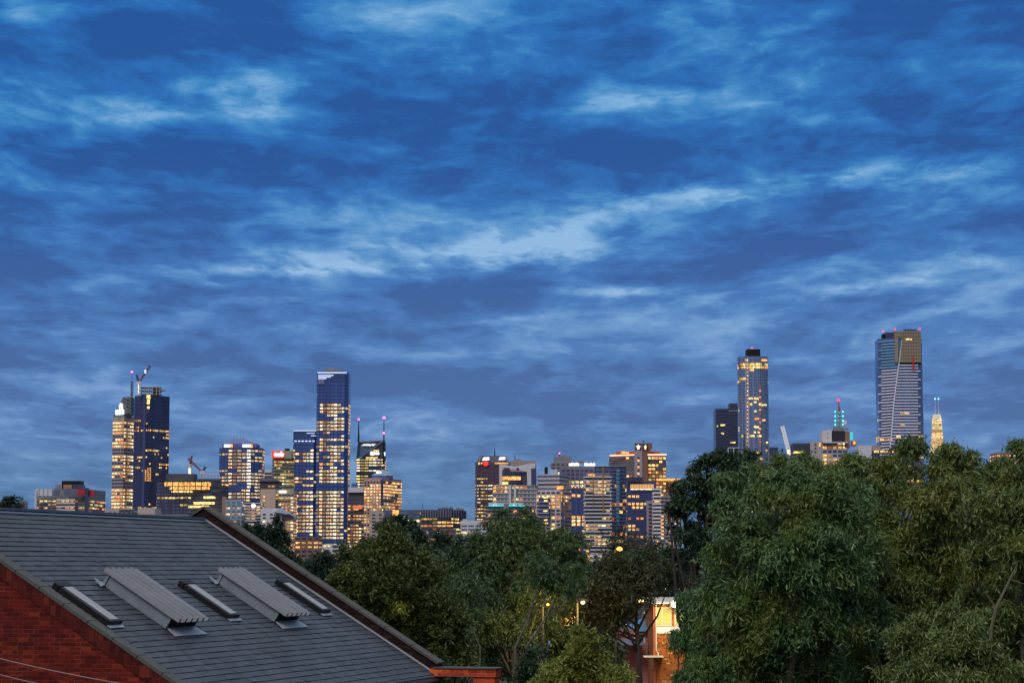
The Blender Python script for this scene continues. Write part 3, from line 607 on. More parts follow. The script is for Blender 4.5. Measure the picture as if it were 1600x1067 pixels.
beacon(t, 396, 790, 1640, WL, 1.7); pbox(t, 'wall_wing', mat('brick_pink', (.35, .2, .16)), 347, 353, 776, 812, 1652, 8)

# --- blue glass twin towers
FY = 670; D = 2550
RB = mat('twin_blue', srgb(24, 48, 108), .25, .2, .03, 0, .6)
t = tower('office_tower', 'tallest central blue glass tower, taller of its joined pair, white crown', 'tower', cham(494, 543.5, D, 40, 4), 581, D, RB, G_BLUE, 5.45, 4.35, .17, .55, ((0, 0), (.145, .75), (.29, .15), (.325, .7), (.56, .05), (.60, .93), (.86, .12), (.93, .75)), LIT, LITO, .18, seed=51, edgep=(1, .1, 1, 1, 1, 1, 1, .7), blank=3)
Df = D-1.5
pbox(t, 'lit_crown', BLL, 496, 542, 581.3, 583.2, Df, 1)
for y, x1 in ((585.5, 521), (588, 517), (590.5, 510)): pbox(t, 'lit_crown', BLL, 497, x1, y, y+1.6, Df, 1)
pbox(t, 'crown_panel', mat('crown_pale', srgb(120, 120, 170)), 496.5, 507, 592.5, 600, Df, 1)
pbox(t, 'roof_plant', CONCD, 507, 534, 577, 581, D+12, 14); pbox(t, 'roof_plant', STEEL, 512, 522, 574.5, 577, D+14, 8)
for x, y in ((509, 575), (514, 573), (518, 574), (523, 572), (528, 576)): mast(t, 'aerial', STEEL, x, y, 578, D+14, .35)
t = tower('office_tower', 'shorter blue glass tower joined to the left side of the tallest central one', 'tower', cham(458, 494.5, D+6, 34, 3), 672, D+6, RB, G_BLUE, 5.45, 4.35, .17, .55, ((0, 0), (.12, .85), (.24, .35), (.29, .05), (.33, .55), (.40, .25), (.46, .9), (.74, .15), (.92, .7)), LIT, LITO, .15, seed=52, edgep=(1, .1, 1, 1, 1, 1, 1, .7), blank=3.3)
pbox(t, 'lit_crown', BLL, 458.5, 494, 672, 673.4, D+4, 1); pbox(t, 'lit_crown', BLL, 479, 492, 676, 677.2, D+4, 1); pbox(t, 'lit_crown', BLL, 486, 493.5, 680, 681.2, D+4, 1)
for k in range(6): pbox(t, 'lit_crown', BLL, 460+k*5.6, 463.6+k*5.6, 688, 690, D+4, 1)

FY = 745
# --- twin mast tower
D = 2680
t = tower('office_tower', 'office tower with twin masts and a slanted glass roof behind the pink granite one', 'tower', foot1(556.5, 601, D, 40), 716, D, mat('mast_navy', srgb(30, 38, 72), .3), G_DARK, 4.25, 5.2, .14, .5, ((0, .95), (.35, .75), (.5, .5)), LITY, LITW, .3, seed=61)
ppoly(t, 'glass_roof', mat('roof_glass_blue', srgb(70, 100, 135), .2), [(558.5, 715), (563, 713.6), (598.5, 688.5), (560.8, 690)], D+2, 3)
ppoly(t, 'crown_wall', mat('crown_dark', srgb(26, 34, 66)), [(563, 716), (600.5, 716), (600, 688), (598, 688.4)], D+.5, 34)
ppoly(t, 'gable_rib', STEEL, [(562, 714.5), (564, 714.5), (599.5, 689.6), (598, 689)], D-1, 1); ppoly(t, 'ridge_beam', STEEL, [(560, 691), (599, 689), (599, 687.6), (560, 689.6)], D, 2)
ppoly(t, 'lit_roof_panel', LITW, [(564.5, 696.2), (584, 696.2), (587, 693.6), (568, 693.8)], D-.5, 1)
m = MB(); [m.ball(at(x, 708.3, D-2), 2.6 if k == 0 else 1.6, 0, 10) for k, x in enumerate((581.5, 585, 588, 590.8))]; m.build('sign', WL, t)
for y, x0, x1 in ((702.8, 584, 592), (714, 572, 590)): pbox(t, 'lit_storey', LITY, x0, x1, y, y+1.8, D-1.5, 1)
mast(t, 'mast', DARKM, 560.2, 655, 690, D, 1.3, PINKL, .3, 1.4); mast(t, 'mast', DARKM, 599.6, 652.5, 725, D-2, 1.4, PINKL, .35, 1.8); beacon(t, 599.6, 676.3, D-3, PINKL, 1.5); pbox(t, 'sign', WLB, 600, 602, 706, 712, D-3, 2); mast(t, 'mast', STEEL, 561.5, 677, 690, D, .9)
ppoly(t, 'buttress', NAVYW, [(556.8, 716), (559, 716), (561.2, 690), (559.4, 690)], D-1, 3)
# --- pink granite tower
D = 2300
t = tower('office_tower', 'pink granite tower with a grid of small windows and a glazed octagonal cap', 'tower', foot2(568.5, 597, 623.5, D, .35), 746.5, D, PINK, G_DARK, 4.75, 3.3, .36, .58, ((0, .45), (.09, .8), (.3, .72), (.6, .5)), LIT, LITO, .3, seed=71, mode='window', blank=.9)
pbox(t, 'corner_bay', NAVYW, 594.6, 598.6, 748.5, 790, D-1.5, 3)
a, b_ = at(579.5, 746, D+8), at(613, 746, D+8); cx_ = (a.x+b_.x)/2; w = (b_.x-a.x)/2; oc = [(cx_+w*1.06*math.cos(k*math.pi/4+.39), D+26+w*1.06*math.sin(k*math.pi/4+.39)) for k in range(8)]
z0, z1, z2 = zy(746.5, D), zy(741.5, D), zy(733, D); m = MB(); m.prism(oc, z0+.01, z1); m.build('glazed_drum', mat('drum_blue', srgb(62, 88, 150), .25), t)
m = MB(); m.prism(oc, z1+.01, z2, 0, [(cx_+(p[0]-cx_)*.28, D+26+(p[1]-D-26)*.28) for p in oc]); m.build('glazed_roof', mat('cap_glass', srgb(90, 120, 140), .2), t)
m = MB()
for p in oc: m.tube([(p[0], p[1]-.1, z1), (cx_+(p[0]-cx_)*.28, D+26+(p[1]-D-26)*.28, z2+.2)], .35, 4)
m.build('roof_rib', CONC, t); pbox(t, 'lit_roof_panel', LITW, 588, 596, 736, 739.5, D+10, 1); mast(t, 'aerial', STEEL, 596, 729, 734, D+26, .4)
t = tower('office_block', 'plain lit block between the tall blue tower and the pink granite one', 'building', foot1(543.8, 569.5, 2380, 24), 761, 2380, mat('plum_cladding', (.10, .09, .13)), G_DARK, 5, 3, .2, .45, ((0, .1), (.22, .6), (.5, .8)), LITO, LITY, .4, seed=73, blank=2.4)
pbox(t, 'parapet', WHITE, 544, 568, 761, 769, 2377, 3); pbox(t, 'lit_bay', glow('red_window', (1, .22, .10), .8), 551.5, 566, 790, 795, 2377, 2); pbox(t, 'roof_plant', mat('blue_plant', srgb(50, 80, 150)), 549, 558, 755, 761, 2388, 8)
tower('office_block', 'cream concrete block with small square windows below the pink granite tower', 'building', foot1(579, 600, 1900, 22), 799, 1900, mat('warm_concrete', (.42, .37, .33)), G_DARK, 5.2, 5.3, .55, .42, ((0, 0),), seed=74, mode='window', blank=.5)
t = tower('office_block', 'blue-grey glass block with a lit gold top bay behind the umbrella-shaped tree', 'building', foot1(600, 656, 1950, 26), 796.5, 1950, mat('slate_blue_wall', srgb(62, 72, 110), .4), G_GREY, 6, 3, .12, .6, ((0, .06), (.5, .4)), LITY, seed=75, blank=.3)
pbox(t, 'lit_bay', LITO, 613.5, 623, 797, 805, 1947, 2); pbox(t, 'lit_bay', LITW, 629, 633, 806, 812, 1947, 2)
D = 2050
t = tower('office_block', 'wide low dark block with vertical fins and a lit lower half, skyline centre', 'building', foot2(640, 705, 727, D, .3), 796, D, mat('fin_navy', srgb(38, 42, 72)), G_DARK, 5.3, 4.8, .12, .5, ((0, 0), (.12, .62)), LITY, LITO, .3, seed=76, blank=2.2)
for k in range(22):
    x = 640+k*4.0; pbox(t, 'fin', mat('fin_steel', (.20, .18, .24)), x, x+1.1, 796-(.8 if 6 < k < 16 else 0), 808, D+(-3+abs(705-x)*.18*1 if x < 705 else (x-705)*2.0)-1.5, 1)
pbox(t, 'roof_plant', NAVYW, 684, 708, 794, 797, D+14, 12); plant(t, (650, 720), D, 7, 5)
t = tower('low_building', 'white low building with a red sign by the left foot of the brown tower', 'building', foot1(720, 774, 1500, 24), 813, 1500, WHITE, G_GREY, 5.5, 5, .2, .4, ((0, .08),), seed=77, blank=1)
pbox(t, 'sign', mat('sign_paint_red', (.55, .03, .05)), 753.5, 760, 814, 818, 1498, 1)
pbox(t, 'roof_plant', CONC, 723, 730, 810.5, 813, 1505, 8)

# --- brown granite tower with illuminated signs
D = 2350
t = tower('office_tower', 'brown granite tower with two white roof signs and a round red one', 'tower', cham(742.5, 797.5, D, 38, 6), 722, D, BROWN, G_PURP, 5.25, 2.5, .14, .36, ((0, .0), (.14, .45), (.2, .8), (.85, .3)), LITY, LITW, .25, seed=81, blank=.4, edgep=(1, .8, 1, 1, 1, 1, 1, .8))
a, b_ = at(745, 722, D+3), at(795.5, 722, D+3); f_ = [(a.x, D+3), (b_.x, D+3), (b_.x, D+34), (a.x, D+34)]; m = MB(); m.prism(f_, a.z+.01, zy(711.5, D), 0, [(a.x+3, D+5), (b_.x-4, D+5), (b_.x-4, D+30), (a.x+3, D+30)]); m.build('crown', mat('crown_purple', srgb(44, 42, 80), .4), t)
for x0, x1, y in ((753.5, 765, 714), (779, 790, 713.5)):
    m = MB(); pts = [(x0, y+5), (x1-1, y+4.6), (x1, y+3.2), (x1-1.6, y+2.6), (x1, y+1), (x1-1.4, y), (x0+3, y+.2), (x0+1.2, y+1.6)]; ppoly(t, 'sign', WLB, pts, D+1, 1)
q = [(759+4.1*math.cos(k*.5236), 724-4.1*math.sin(k*.5236)) for k in range(12)]; ppoly(t, 'sign', RL, q, D-2.5, 1); q = [(748.5+1.6*math.cos(k*.7854), 724-1.8*math.sin(k*.7854)) for k in range(8)]; ppoly(t, 'sign', LITY, q, D-2.5, 1)
for x0, x1 in ((751.5, 754), (773, 796)): pbox(t, 'lit_storey', LITO, x0, x1, 722.6, 724.6, D-2, 1)
for x0, x1 in (((748.5), (751)), ((793), (791))): ppoly(t, 'crown_rib', CONC, [(x0, 721.5), (x0+1, 721.5), (x1, 712.5), (x1-1, 712.5)] if x0 < 770 else [(x0-1, 721.5), (x0, 721.5), (x0+1.2, 713), (x0, 713)], D+.5, 1)
mast(t, 'mast', DARKM, 773, 700, 712, D+12, .7)
# mullion piers
for k in range(7): pbox(t, 'pier', mat('pier_brown', (.17, .10, .11)), 744+k*8.6, 744.9+k*8.6, 736, 812, D-1.2, 1)
t = tower('office_block', 'grey-pink concrete block with a flat roof, behind the white angular frame', 'building', foot1(797, 838, 2420, 30), 719.5, 2420, mat('pinkish_concrete', (.36, .29, .28)), G_NAVY, 5.4, 4, .3, .5, ((0, 0), (.3, .3)), LITY, seed=82, blank=5)
pbox(t, 'roof_plant', CONCD, 803, 815, 717.5, 719.5, 2430, 8); mast(t, 'aerial', DARKM, 804.5, 709, 719, 2432, .4); pbox(t, 'glazed_side', G_NAVY, 830.5, 836.5, 732, 760, 2416, 2); pbox(t, 'pale_edge', WHITE, 829.5, 836.5, 724, 731.5, 2417, 2)
D = 2250
t = tower('office_block', 'white angular framed building with a dark glass centre and glowing rounded storey', 'building', foot1(783, 826, D, 24), 737, D, G_NAVY, G_DARK, 5.4, 4, .05, .5, ((0, .02),), LIT, seed=83)
ppoly(t, 'white_frame', WHITE, [(780, 762), (784.5, 762), (785.2, 730), (806, 731.5), (823, 734), (824.3, 762), (830, 762), (829.5, 723.5), (806, 729), (780, 724.5)], D-3, 4)
ppoly(t, 'white_frame_top', WHITE, [(785, 733), (806, 733.8), (823.5, 737), (823.5, 727), (806, 729.6), (785, 728)], D-3.4, 3)
pbox(t, 'dark_slot', G_DARK, 787, 796, 730.5, 734.5, D-4.2, .6)
f_ = footE(785, 814, D-6, .5, 16, 2.2); m = MB(); m.prism(f_, zy(750, D), zy(744.5, D)); m.build('lit_storey', LITO, t); m = MB(); m.prism(grow(f_, .8), zy(744.4, D), zy(737, D)); m.build('upper_storey', mat('navy_drum', srgb(28, 34, 76), .3), t)
m = MB(); m.prism(grow(f_, .8), zy(762, D), zy(750.1, D)); m.build('lower_storey', mat('navy_drum', (.1, .1, .1)), t); pbox(t, 'lit_bay', LITY, 784.5, 794, 752, 757, D-16, 1); beacon(t, 809, 732.5, D-5, DARKM, 1.4)
t = tower('apartment_block', 'white balconied apartments across the foot of the brown tower', 'building', foot1(770, 841, 2000, 24), 758, 2000, mat('white_apartment', (.52, .46, .46)), G_TEAL, 6.2, 3.6, .34, .55, ((0, .16),), LITO, LITY, .3, seed=84, slab=(1, .16), slabm=mat('balcony_pink', (.50, .36, .32)), slabout=.8)
for x in (795, 803): pbox(t, 'wall_pier', WHITE, x, x+3.6, 757.5, 790, 1997, 2)
t = tower('apartment_block', 'broad grey apartments with a cyan lit roof canopy above the mid treetops', 'building', footE(759, 831, 1800, .32, 18, 3.5), 790, 1800, mat('grey_apartment', (.22, .21, .26)), G_DARK, 5.8, 3.2, .25, .5, ((0, .25),), LITO, LITW, .25, seed=85, slab=(1, .2), slabm=mat('balcony_grey', (.40, .34, .34)))
pbox(t, 'canopy', WHITE, 763, 820, 785, 788, 1796, 26); pbox(t, 'lit_strip', TEALL, 763.5, 820, 788.1, 791, 1797, 1); pbox(t, 'lift_core', CONCD, 787, 795, 786, 802, 1795, 3)
for x in (771, 775, 803): beacon(t, x, 789, 1795, CYL, .5)
# --- stepped white apartments and the lit-sign block
t = tower('apartment_tower', 'stepped white apartment tower with ribbon windows above deep balconies', 'tower', foot2(838, 876, 893, 1950, .3), 767, 1950, mat('pale_precast', (.50, .47, .50)), G_DARK, 5.5, 4.2, .32, .55, ((0, .32),), LITO, LITY, .35, seed=86, edgep=(.7, 0, 0, .9))
f_ = foot2(841, 874, 890, 1960, .3); m = MB(); m.prism(f_, zy(767, 1950)+.01, zy(740, 1950)); m.build('upper_storeys', mat('pale_precast', (.1, .1, .1)), t)
for k in range(4):
    m = MB(); m.prism(grow(f_, .3), zy(764-k*6.5, 1950), zy(761-k*6.5, 1950)); m.build('window_band', [G_GREY, LITO, LITY, G_DARK][0 if k != 1 else 3], t)
pbox(t, 'lit_bay', LITO, 870, 880.5, 759, 764, 1955, 2); pbox(t, 'dark_bay', G_NAVY, 842, 858, 777, 812, 1948, 10); [pbox(t, 'lit_window', LITY, 849+(k % 2), 856, y, y+2.2, 1947, .8) for k, y in enumerate((776, 781, 797, 811, 816))]
[pbox(t, 'spandrel', WHITE, 842, 858, y, y+.8, 1946.6, 1) for y in (783.5, 789.5, 795.5, 801, 807)]
pbox(t, 'dark_slot', G_NAVY, 877.5, 881.5, 800, 862, 1949, 3); pbox(t, 'roof_plant', DARKM, 851, 856, 729.5, 740, 1975, 8); pbox(t, 'roof_plant', mat('pale_blue_box', (.40, .48, .58)), 859, 871, 733, 741, 1970, 8); beacon(t, 873, 739, 1950, LITW, 1)
t = tower('office_block', 'dark stepped concrete block with a red beacon behind the stepped white apartments', 'building', foot1(861, 905, 2500, 34), 723, 2500, CONCD, G_DARK, 5.5, 5, .4, .4, ((0, .03),), seed=87)
pbox(t, 'upper_block', CONCD, 866, 893, 713.5, 723, 2508, 22); pbox(t, 'upper_block', mat('concrete_grey', (.2, .2, .2)), 874, 884, 711, 713.5, 2512, 12); mast(t, 'aerial', DARKM, 874, 708, 713, 2512, .4, PINKL, .3, 1)
D = 2350
t = tower('office_block', 'grey stone block with two white illuminated roof signs', 'building', foot1(877, 934, D, 34), 728.5, D, mat('grey_stone', (.20, .19, .23)), G_NAVY, 6, 5.2, .26, .62, ((0, 0), (.13, .95), (.21, .0)), LITY, LITW, .3, seed=88, blank=.6, ybot=775)
for x0, x1 in ((889, 905), (913.5, 930)):
    m = MB(); r_ = random.Random(int(x0))
    for k in range(9): xa = x0+(x1-x0)*k/9; a_, c_ = at(xa, 728, D-1), at(xa+(x1-x0)/9*.86, 728, D-1); m.box(a_.x, c_.x, D-1, D, zy(727.6, D), zy(723+r_.uniform(0, 1.2), D))
    m.build('sign', WL, t)
for x in (897, 903, 908, 914, 920, 926): mast(t, 'aerial', DARKM, x, 718+(x % 3), 724, D+8, .35)
pbox(t, 'roof_plant', CONCD, 904, 913, 718.5, 723, D+14, 8)
t = tower('apartment_tower', 'plain blue glass apartment tower with scattered lit rooms, left of the striped balconies', 'tower', foot1(892, 916, 2100, 24), 760, 2100, mat('royal_blue_glass', srgb(44, 58, 112), .3, .1, .05), mat('royal_blue_pane', srgb(40, 54, 108), .15, .1, .05), 5.6, 5.0, .34, .72, ((0, .30),), LITO, LITY, .3, seed=89, mode='window')
for x in range(893, 915, 5): beacon(t, x+1, 761, 2097, LITO, .8)
D = 1950
t = tower('apartment_tower', 'apartment tower striped by long white balconies on every floor', 'tower', foot1(915, 953, D, 26), 744, D, mat('dark_balcony_wall', (.04, .045, .07)), G_DARK, 5.65, 3.6, .1, .62, ((0, .22),), LITO, LITY, .45, seed=91, slab=(1, .36), slabm=WHITE, slabout=1.5)
pbox(t, 'roof_box', CONCD, 916, 952, 739, 744, D+4, 18); pbox(t, 'lit_bay', LITO, 919, 929, 740.5, 743.5, D+2, 1); pbox(t, 'orange_fin', mat('rust_fin', (.40, .17, .03)), 941.5, 943.2, 729, 800, D-2.2, 1); pbox(t, 'orange_fin', mat('rust_fin', (.4, .2, .03)), 926.5, 927.4, 745, 790, D-2.2, 1)
t = tower('apartment_tower', 'curved glass apartment tower with thin pale floor edges beside the striped one', 'tower', footE(930, 979, 2020, .55, 20, 2.4), 728, 2020, mat('curved_wall', srgb(46, 52, 92)), G_NAVY, 5.7, 3.4, .08, .78, ((0, 0), (.1, .12), (.3, .3), (.75, .1)), LITO, LITY, .3, seed=92, slab=(1, .09), slabm=mat('pale_edge_slab', (.40, .38, .42)), slabout=.9)
for y in range(733, 840, 6): pbox(t, 'teal_bay', mat('teal_pane', srgb(60, 125, 150), .2), 962+(y % 3), 968, y, y+4, 2014, 1)
# --- hotel with crowns
D = 2450
HB = mat('hotel_brown', (.24, .12, .085))
t = tower('hotel', 'orange-lit hotel with gold crown emblems on its central shaft', 'hotel', [(at(953.5, 750, D).x, D), (at(995, 750, D).x, D-8), (at(1041, 750, D).x, D), (at(1041, 750, D).x, D+34), (at(953.5, 750, D).x, D+34)], 713, D, mat('hotel_wall', (.17, .12, .11)), G_GREY, 5.6, 4.3, .22, .56, ((0, .1), (.03, .5), (.09, .9), (.5, .7)), LITO, LITY, .5, seed=95, mode='window', edgep=(.45, 1.1))
ppoly(t, 'lit_cornice', ORL, [(953, 712.6), (993, 710.8), (993, 709.2), (953, 710.6)], D-9, 2); ppoly(t, 'lit_cornice', ORL, [(1004, 711.2), (1041.5, 710.8), (1041.5, 708.8), (1004, 709.2)], D-9, 2)
pbox(t, 'parapet', mat('red_parapet', (.42, .07, .035)), 963, 992, 705.5, 709.8, D-4, 8); pbox(t, 'parapet', mat('red_parapet', (.4, .1, .1)), 1012, 1031, 705.2, 709, D-4, 8); pbox(t, 'lit_roof_panel', LITO, 970, 983, 705.2, 708.5, D-6, 1)
pbox(t, 'shaft', mat('shaft_grey', (.36, .32, .36)), 991.5, 1003.6, 692, 752, D-14, 12); pbox(t, 'shaft_side', HB, 1003.7, 1012, 692.3, 752, D-13, 10); ppoly(t, 'roof_fin', HB, [(1004, 709), (1014, 709), (1019, 699), (1019.5, 692), (1004, 692)], D-12, 10)
pbox(t, 'emblem_panel', mat('emblem_ground', (.05, .035, .05)), 992.5, 1002.3, 692.6, 702.6, D-14.6, .5); pbox(t, 'emblem_panel', mat('emblem_ground', (.05, .03, .05)), 1005, 1011.6, 693.6, 703, D-13.8, .6)
def crown(cx_, cy_, w, DD):
    P_ = [(-.30, 1), (.30, 1), (.42, .45), (.52, .0), (.96, -.22), (.62, -.30), (.42, -.05), (.38, -.62), (.20, -.30), (.06, -.95), (-.06, -.95), (-.20, -.30), (-.38, -.62), (-.42, -.05), (-.62, -.30), (-.96, -.22), (-.52, 0), (-.42, .45)]
    ppoly(t, 'crown_emblem', glow('emblem_gold', (1, .80, .50), 2.0), [(cx_+x*w, cy_+y*3.9) for x, y in P_], DD, .4)
crown(997.4, 697.8, 4.6, D-15.2); crown(1008.4, 698.2, 2.6, D-14.5)
for k in range(8): pbox(t, 'shaft_window', [G_DARK, LITO][k % 2], 996, 999, 713.5+k*5, 716+k*5, D-14.6, .5)
pbox(t, 'wing', mat('lit_wing', (.40, .17, .07)), 1040, 1063, 748.5, 790, D+6, 18); pbox(t, 'lit_cornice', LITO, 1026, 1063, 747.5, 751, D-3, 2); beacon(t, 1005.5, 689.5, D-10, DARKM, .9); mast(t, 'aerial', DARKM, 1005.5, 689, 692.5, D-10, .3)
# --- navy tower with golden louvres
D = 2150
t = tower('apartment_tower', 'navy tower with a row of golden lit louvres under its roof', 'tower', foot1(980, 1025, D, 30), 752, D, mat('navy_rendered', srgb(40, 48, 100), .35, .12, .05), mat('navy_pane', srgb(36, 46, 98), .15, .1, .05), 5.7, 4.0, .3, .6, ((0, .0), (.13, .30)), LITO, LITY, .3, seed=97, mode='window', blank=2.6)
pbox(t, 'louvre_backing', mat('louvre_bronze', (.40, .14, .04)), 985, 1022, 756.5, 764.5, D-1.5, 1)
for k in range(15): pbox(t, 'lit_louvre', GOLDL, 985.3+k*2.46, 986.7+k*2.46, 756.3, 764.5, D-2.6, 1)
pbox(t, 'lit_sill', LITW, 985, 1021, 763.6, 765, D-3, 1); f_ = footE(979, 1004, 2140, .5, 14, 2.2); m = MB(); m.prism(f_, zy(752, D)+.02, zy(746, D)); m.build('roof_drum', NAVYW, t)
pbox(t, 'pale_wing', mat('pale_mauve', (.36, .30, .36)), 1011, 1023, 782, 862, D-14, 12)
for k in range(13): pbox(t, 'wing_window', G_DARK, 1013.5, 1019, 786.5+k*5.7, 789.2+k*5.7, D-14.8, .6)
t = tower('apartment_tower', 'narrow white-striped balcony block against the dark tree edge', 'tower', foot1(1022, 1031, 2000, 14), 763, 2000, mat('stripe_wall', (.10, .09, .12)), G_DARK, 5.65, 4, .1, .5, ((0, .12),), LITO, seed=98, slab=(1, .42), slabm=mat('bright_white', (.8, .8, .82)), slabout=1.2)
t = tower('apartment_tower', 'lilac-grey apartment tower with orange windows half hidden by the dark tree', 'tower', foot1(1031, 1064, 2060, 20), 770, 2060, mat('lilac_wall', (.24, .20, .27)), G_DARK, 5.6, 4, .4, .45, ((0, .35),), LITO, LITW, .3, seed=99, slab=(1, .2), slabm=CONC)

FY = 660
# --- right of the gap
D = 2500
t = tower('office_tower', 'plain dark indigo slab tower left of the tall curved apartment tower', 'tower', foot1(1118.5, 1156, D, 30), 638.5, D, mat('indigo_slab', srgb(30, 33, 68), .35, .12, .06), mat('indigo_pane', srgb(34, 38, 78), .2, .15, .1), 5.2, 2.6, .06, .8, ((0, 0),), LITY, seed=101)
pbox(t, 'upper_storeys', mat('indigo_slab', (.1, .1, .1)), 1140.3, 1156, 630, 639, D+2, 24)
for x0, x1, y in ((1126, 1133, 663), (1120, 1122, 664.5), (1127, 1131, 676), (1141, 1149, 690)): pbox(t, 'lit_window', LITY, x0, x1, y, y+2.2, D-1.2, .8)
for k in range(5): pbox(t, 'roof_light', CONC, 1139+k*2.8, 1140.6+k*2.8, 641, 642.4, D-1, .6)
t = tower('office_block', 'white framed lift structure at the left foot of the curved tower', 'building', foot1(1138, 1155, 2300, 16), 700, 2300, NAVYW, G_DARK, 5, 4, .3, .4, ((0, .25),), LITO, seed=102)
for y in (699, 706, 713): pbox(t, 'frame_beam', WHITE, 1137.5, 1155, y, y+1, 2298, 1)
for x in (1137.5, 1146, 1154): pbox(t, 'frame_post', WHITE, x, x+1, 699, 722, 2297, 1)
D = 2350
FY = 630; f_ = footE(1155, 1202.5, D, .75, 26, 2.3)
t = tower('apartment_tower', 'tall curved blue-grey apartment tower with a dark rooftop box and red beacon', 'tower', f_, 556.5, D, mat('curved_tower_blue', srgb(112, 122, 165), .22, .12, .04, 0, .7), mat('curved_tower_glass', srgb(84, 104, 140), .12, .15, .05, 0, .7), 4.5, 3.0, .05, .78, ((0, .0), (.02, .6), (.06, 0), (.09, .12), (.12, .015), (.34, .08), (.80, .14)), LITY, LITO, .3, seed=103, slab=(1, .05), slabm=mat('curved_tower_edge', srgb(120, 128, 165)), slabout=.35, blank=.3)
pbox(t, 'plant_room', DARKM, 1167.5, 1188, 545.5, 557, D+14, 20); beacon(t, 1175, 543.8, D+16, REDL, 1.15)
pbox(t, 'lit_storey', LITO, 1165, 1199, 561.2, 564.2, D+1, 1); pbox(t, 'dark_recess', mat('recess_dark', (.03, .03, .05)), 1186, 1189.5, 559, 712, D+.6, 2)
for k in range(34):
    y = 600+k*3.3
    if (k*7) % 5: pbox(t, 'recess_light', glow('recess_red', (1, .25, .12), .55) if k % 3 else LITO, 1186.4, 1189.2, y, y+1.2, D-.4, .5)
for i_, (x, w_) in enumerate(((1159.5, 1.6), (1165, 2.2), (1168.8, 1.2))): pbox(t, 'precast_fin', mat('precast_lilac', (.52, .50, .58)), x, x+w_, 560, 716, D+(5, 2.4, 1.2)[i_]-1.2, 2)
for k in range(26):
    pbox(t, 'balcony_light', LITO if k % 4 else LITW, 1167.2+(k*5 % 3)*.2, 1168.6, 562+k*6, 564+k*6, D-.2, .5)
for k in range(8): pbox(t, 'balcony_gap', G_DARK, 1161.4, 1164.6, 678+k*5, 680.6+k*5, D+1.6, 1)
for x0, x1, y in ((1170, 1176, 621), (1178, 1181, 621), (1178, 1182, 627), (1190, 1198, 631.5), (1191, 1196, 655), (1179, 1182, 641), (1178, 1181, 665), (1178, 1181, 674), (1184, 1187, 674), (1197, 1200, 690), (1184, 1190, 680)): pbox(t, 'lit_window', LITY, x0, x1, y, y+2.6, D-.5, .6)
FY = 700
tower('office_block', 'small navy block at the right foot of the curved apartment tower', 'building', foot1(1202, 1215.5, 2500, 18), 698.5, 2500, NAVYW, G_NAVY, 5, 4, .3, .4, ((0, 0),), seed=104)
# white crane
D = 2300
a = at(1233, 708, D); t = thing('tower_crane', 'white floodlit crane boom leaning left above the right hand trees', 'crane', (a.x, D, a.z))
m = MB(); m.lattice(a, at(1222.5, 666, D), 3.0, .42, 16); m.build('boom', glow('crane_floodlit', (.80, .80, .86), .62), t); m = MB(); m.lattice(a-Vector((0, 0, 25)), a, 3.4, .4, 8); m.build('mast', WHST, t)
m = MB(); a_ = at(1234.5, 706, D); m.box(a_.x-3, a_.x+2.5, D-2, D+2, a_.z-3, a_.z+2); m.build('cab', LITW, t); pbox(t, 'hook_block', REDST, 1221, 1222.5, 676, 679, D, 1)
D = 2200
t = tower('office_block', 'dark navy box building beside a pale concrete wing with yellow lit lower floors', 'building', foot1(1240, 1266, D, 26), 692.5, D, mat('ink_box', srgb(26, 27, 52), .4), G_DARK, 5.5, 5, .3, .3, ((0, 0),), seed=106, blank=2)
pbox(t, 'lit_storey', LITY, 1240, 1255, 705, 708, D-2, 1.5); pbox(t, 'lit_storey', LITY, 1247, 1260, 711.5, 714, D-2, 1.5); pbox(t, 'concrete_wing', CONC, 1266.2, 1283.5, 690, 735, D-1, 20)
for k in range(3): pbox(t, 'wing_window', G_DARK, 1273, 1275.4, 693+k*5.8, 695+k*5.8, D-1.8, .6)
pbox(t, 'lit_bay', LITO, 1280, 1282.6, 692, 698, D-1.8, .6)
t = tower('office_block', 'white and black building carrying a teal-lit lattice mast', 'building', foot1(1284.5, 1324, 2280, 24), 690, 2280, mat('white_lower', (.45, .44, .46)), G_NAVY, 6.2, 5, .25, .6, ((0, .5),), LITO, LITY, .3, seed=107)
D = 2276
pbox(t, 'white_block', mat('chalk_white', (.66, .63, .62)), 1284.5, 1299.6, 672.5, 690, D, 18); pbox(t, 'black_block', mat('soot_black', (.018, .018, .03)), 1299.7, 1320, 673, 690, D+1, 18); pbox(t, 'brown_side', mat('brown_wall', (.30, .17, .12)), 1320.2, 1328, 673.5, 700, D+2, 14)
pbox(t, 'white_band', WHITE, 1286, 1325, 690.2, 692, D-2, 4); [pbox(t, 'porthole', DARKM, 1293, 1294, y, y+1, D-.6, .5) for y in (675.5, 683)]
pbox(t, 'teal_box', TEALL, 1328.4, 1333, 675, 687, D+3, 8); pbox(t, 'orange_box', mat('orange_wall', (.50, .22, .08)), 1332, 1338, 688, 697, D+2, 8); pbox(t, 'lit_bay', LITO, 1333.5, 1336.5, 689.5, 694, D+1, 1); pbox(t, 'roof_rail', mat('roof_red', (.4, .08, .06)), 1316, 1326, 669, 671, D+6, 2)
for x in (1294, 1297): mast(t, 'aerial', WHST, x, 669, 672.5, D+5, .3)
a = at(1310.5, 673, D+9); tt = thing('telecom_mast', 'steel lattice telecom mast lit teal with a red tip and white dish', 'mast', (a.x, D+9, a.z))
m = MB()
for x in (1305, 1317):
    m.lattice(at(x, 672, D+9), at(x, 642.5, D+9), 1.5, .22, 8)
for y in (642.5, 650, 657, 664): m.tube([at(1305, y, D+9), at(1317, y, D+9)], .35, 4); m.tube([at(1305, y, D+9), at(1317, y+7, D+9)], .25, 4); m.tube([at(1317, y, D+9), at(1305, y+7, D+9)], .25, 4)
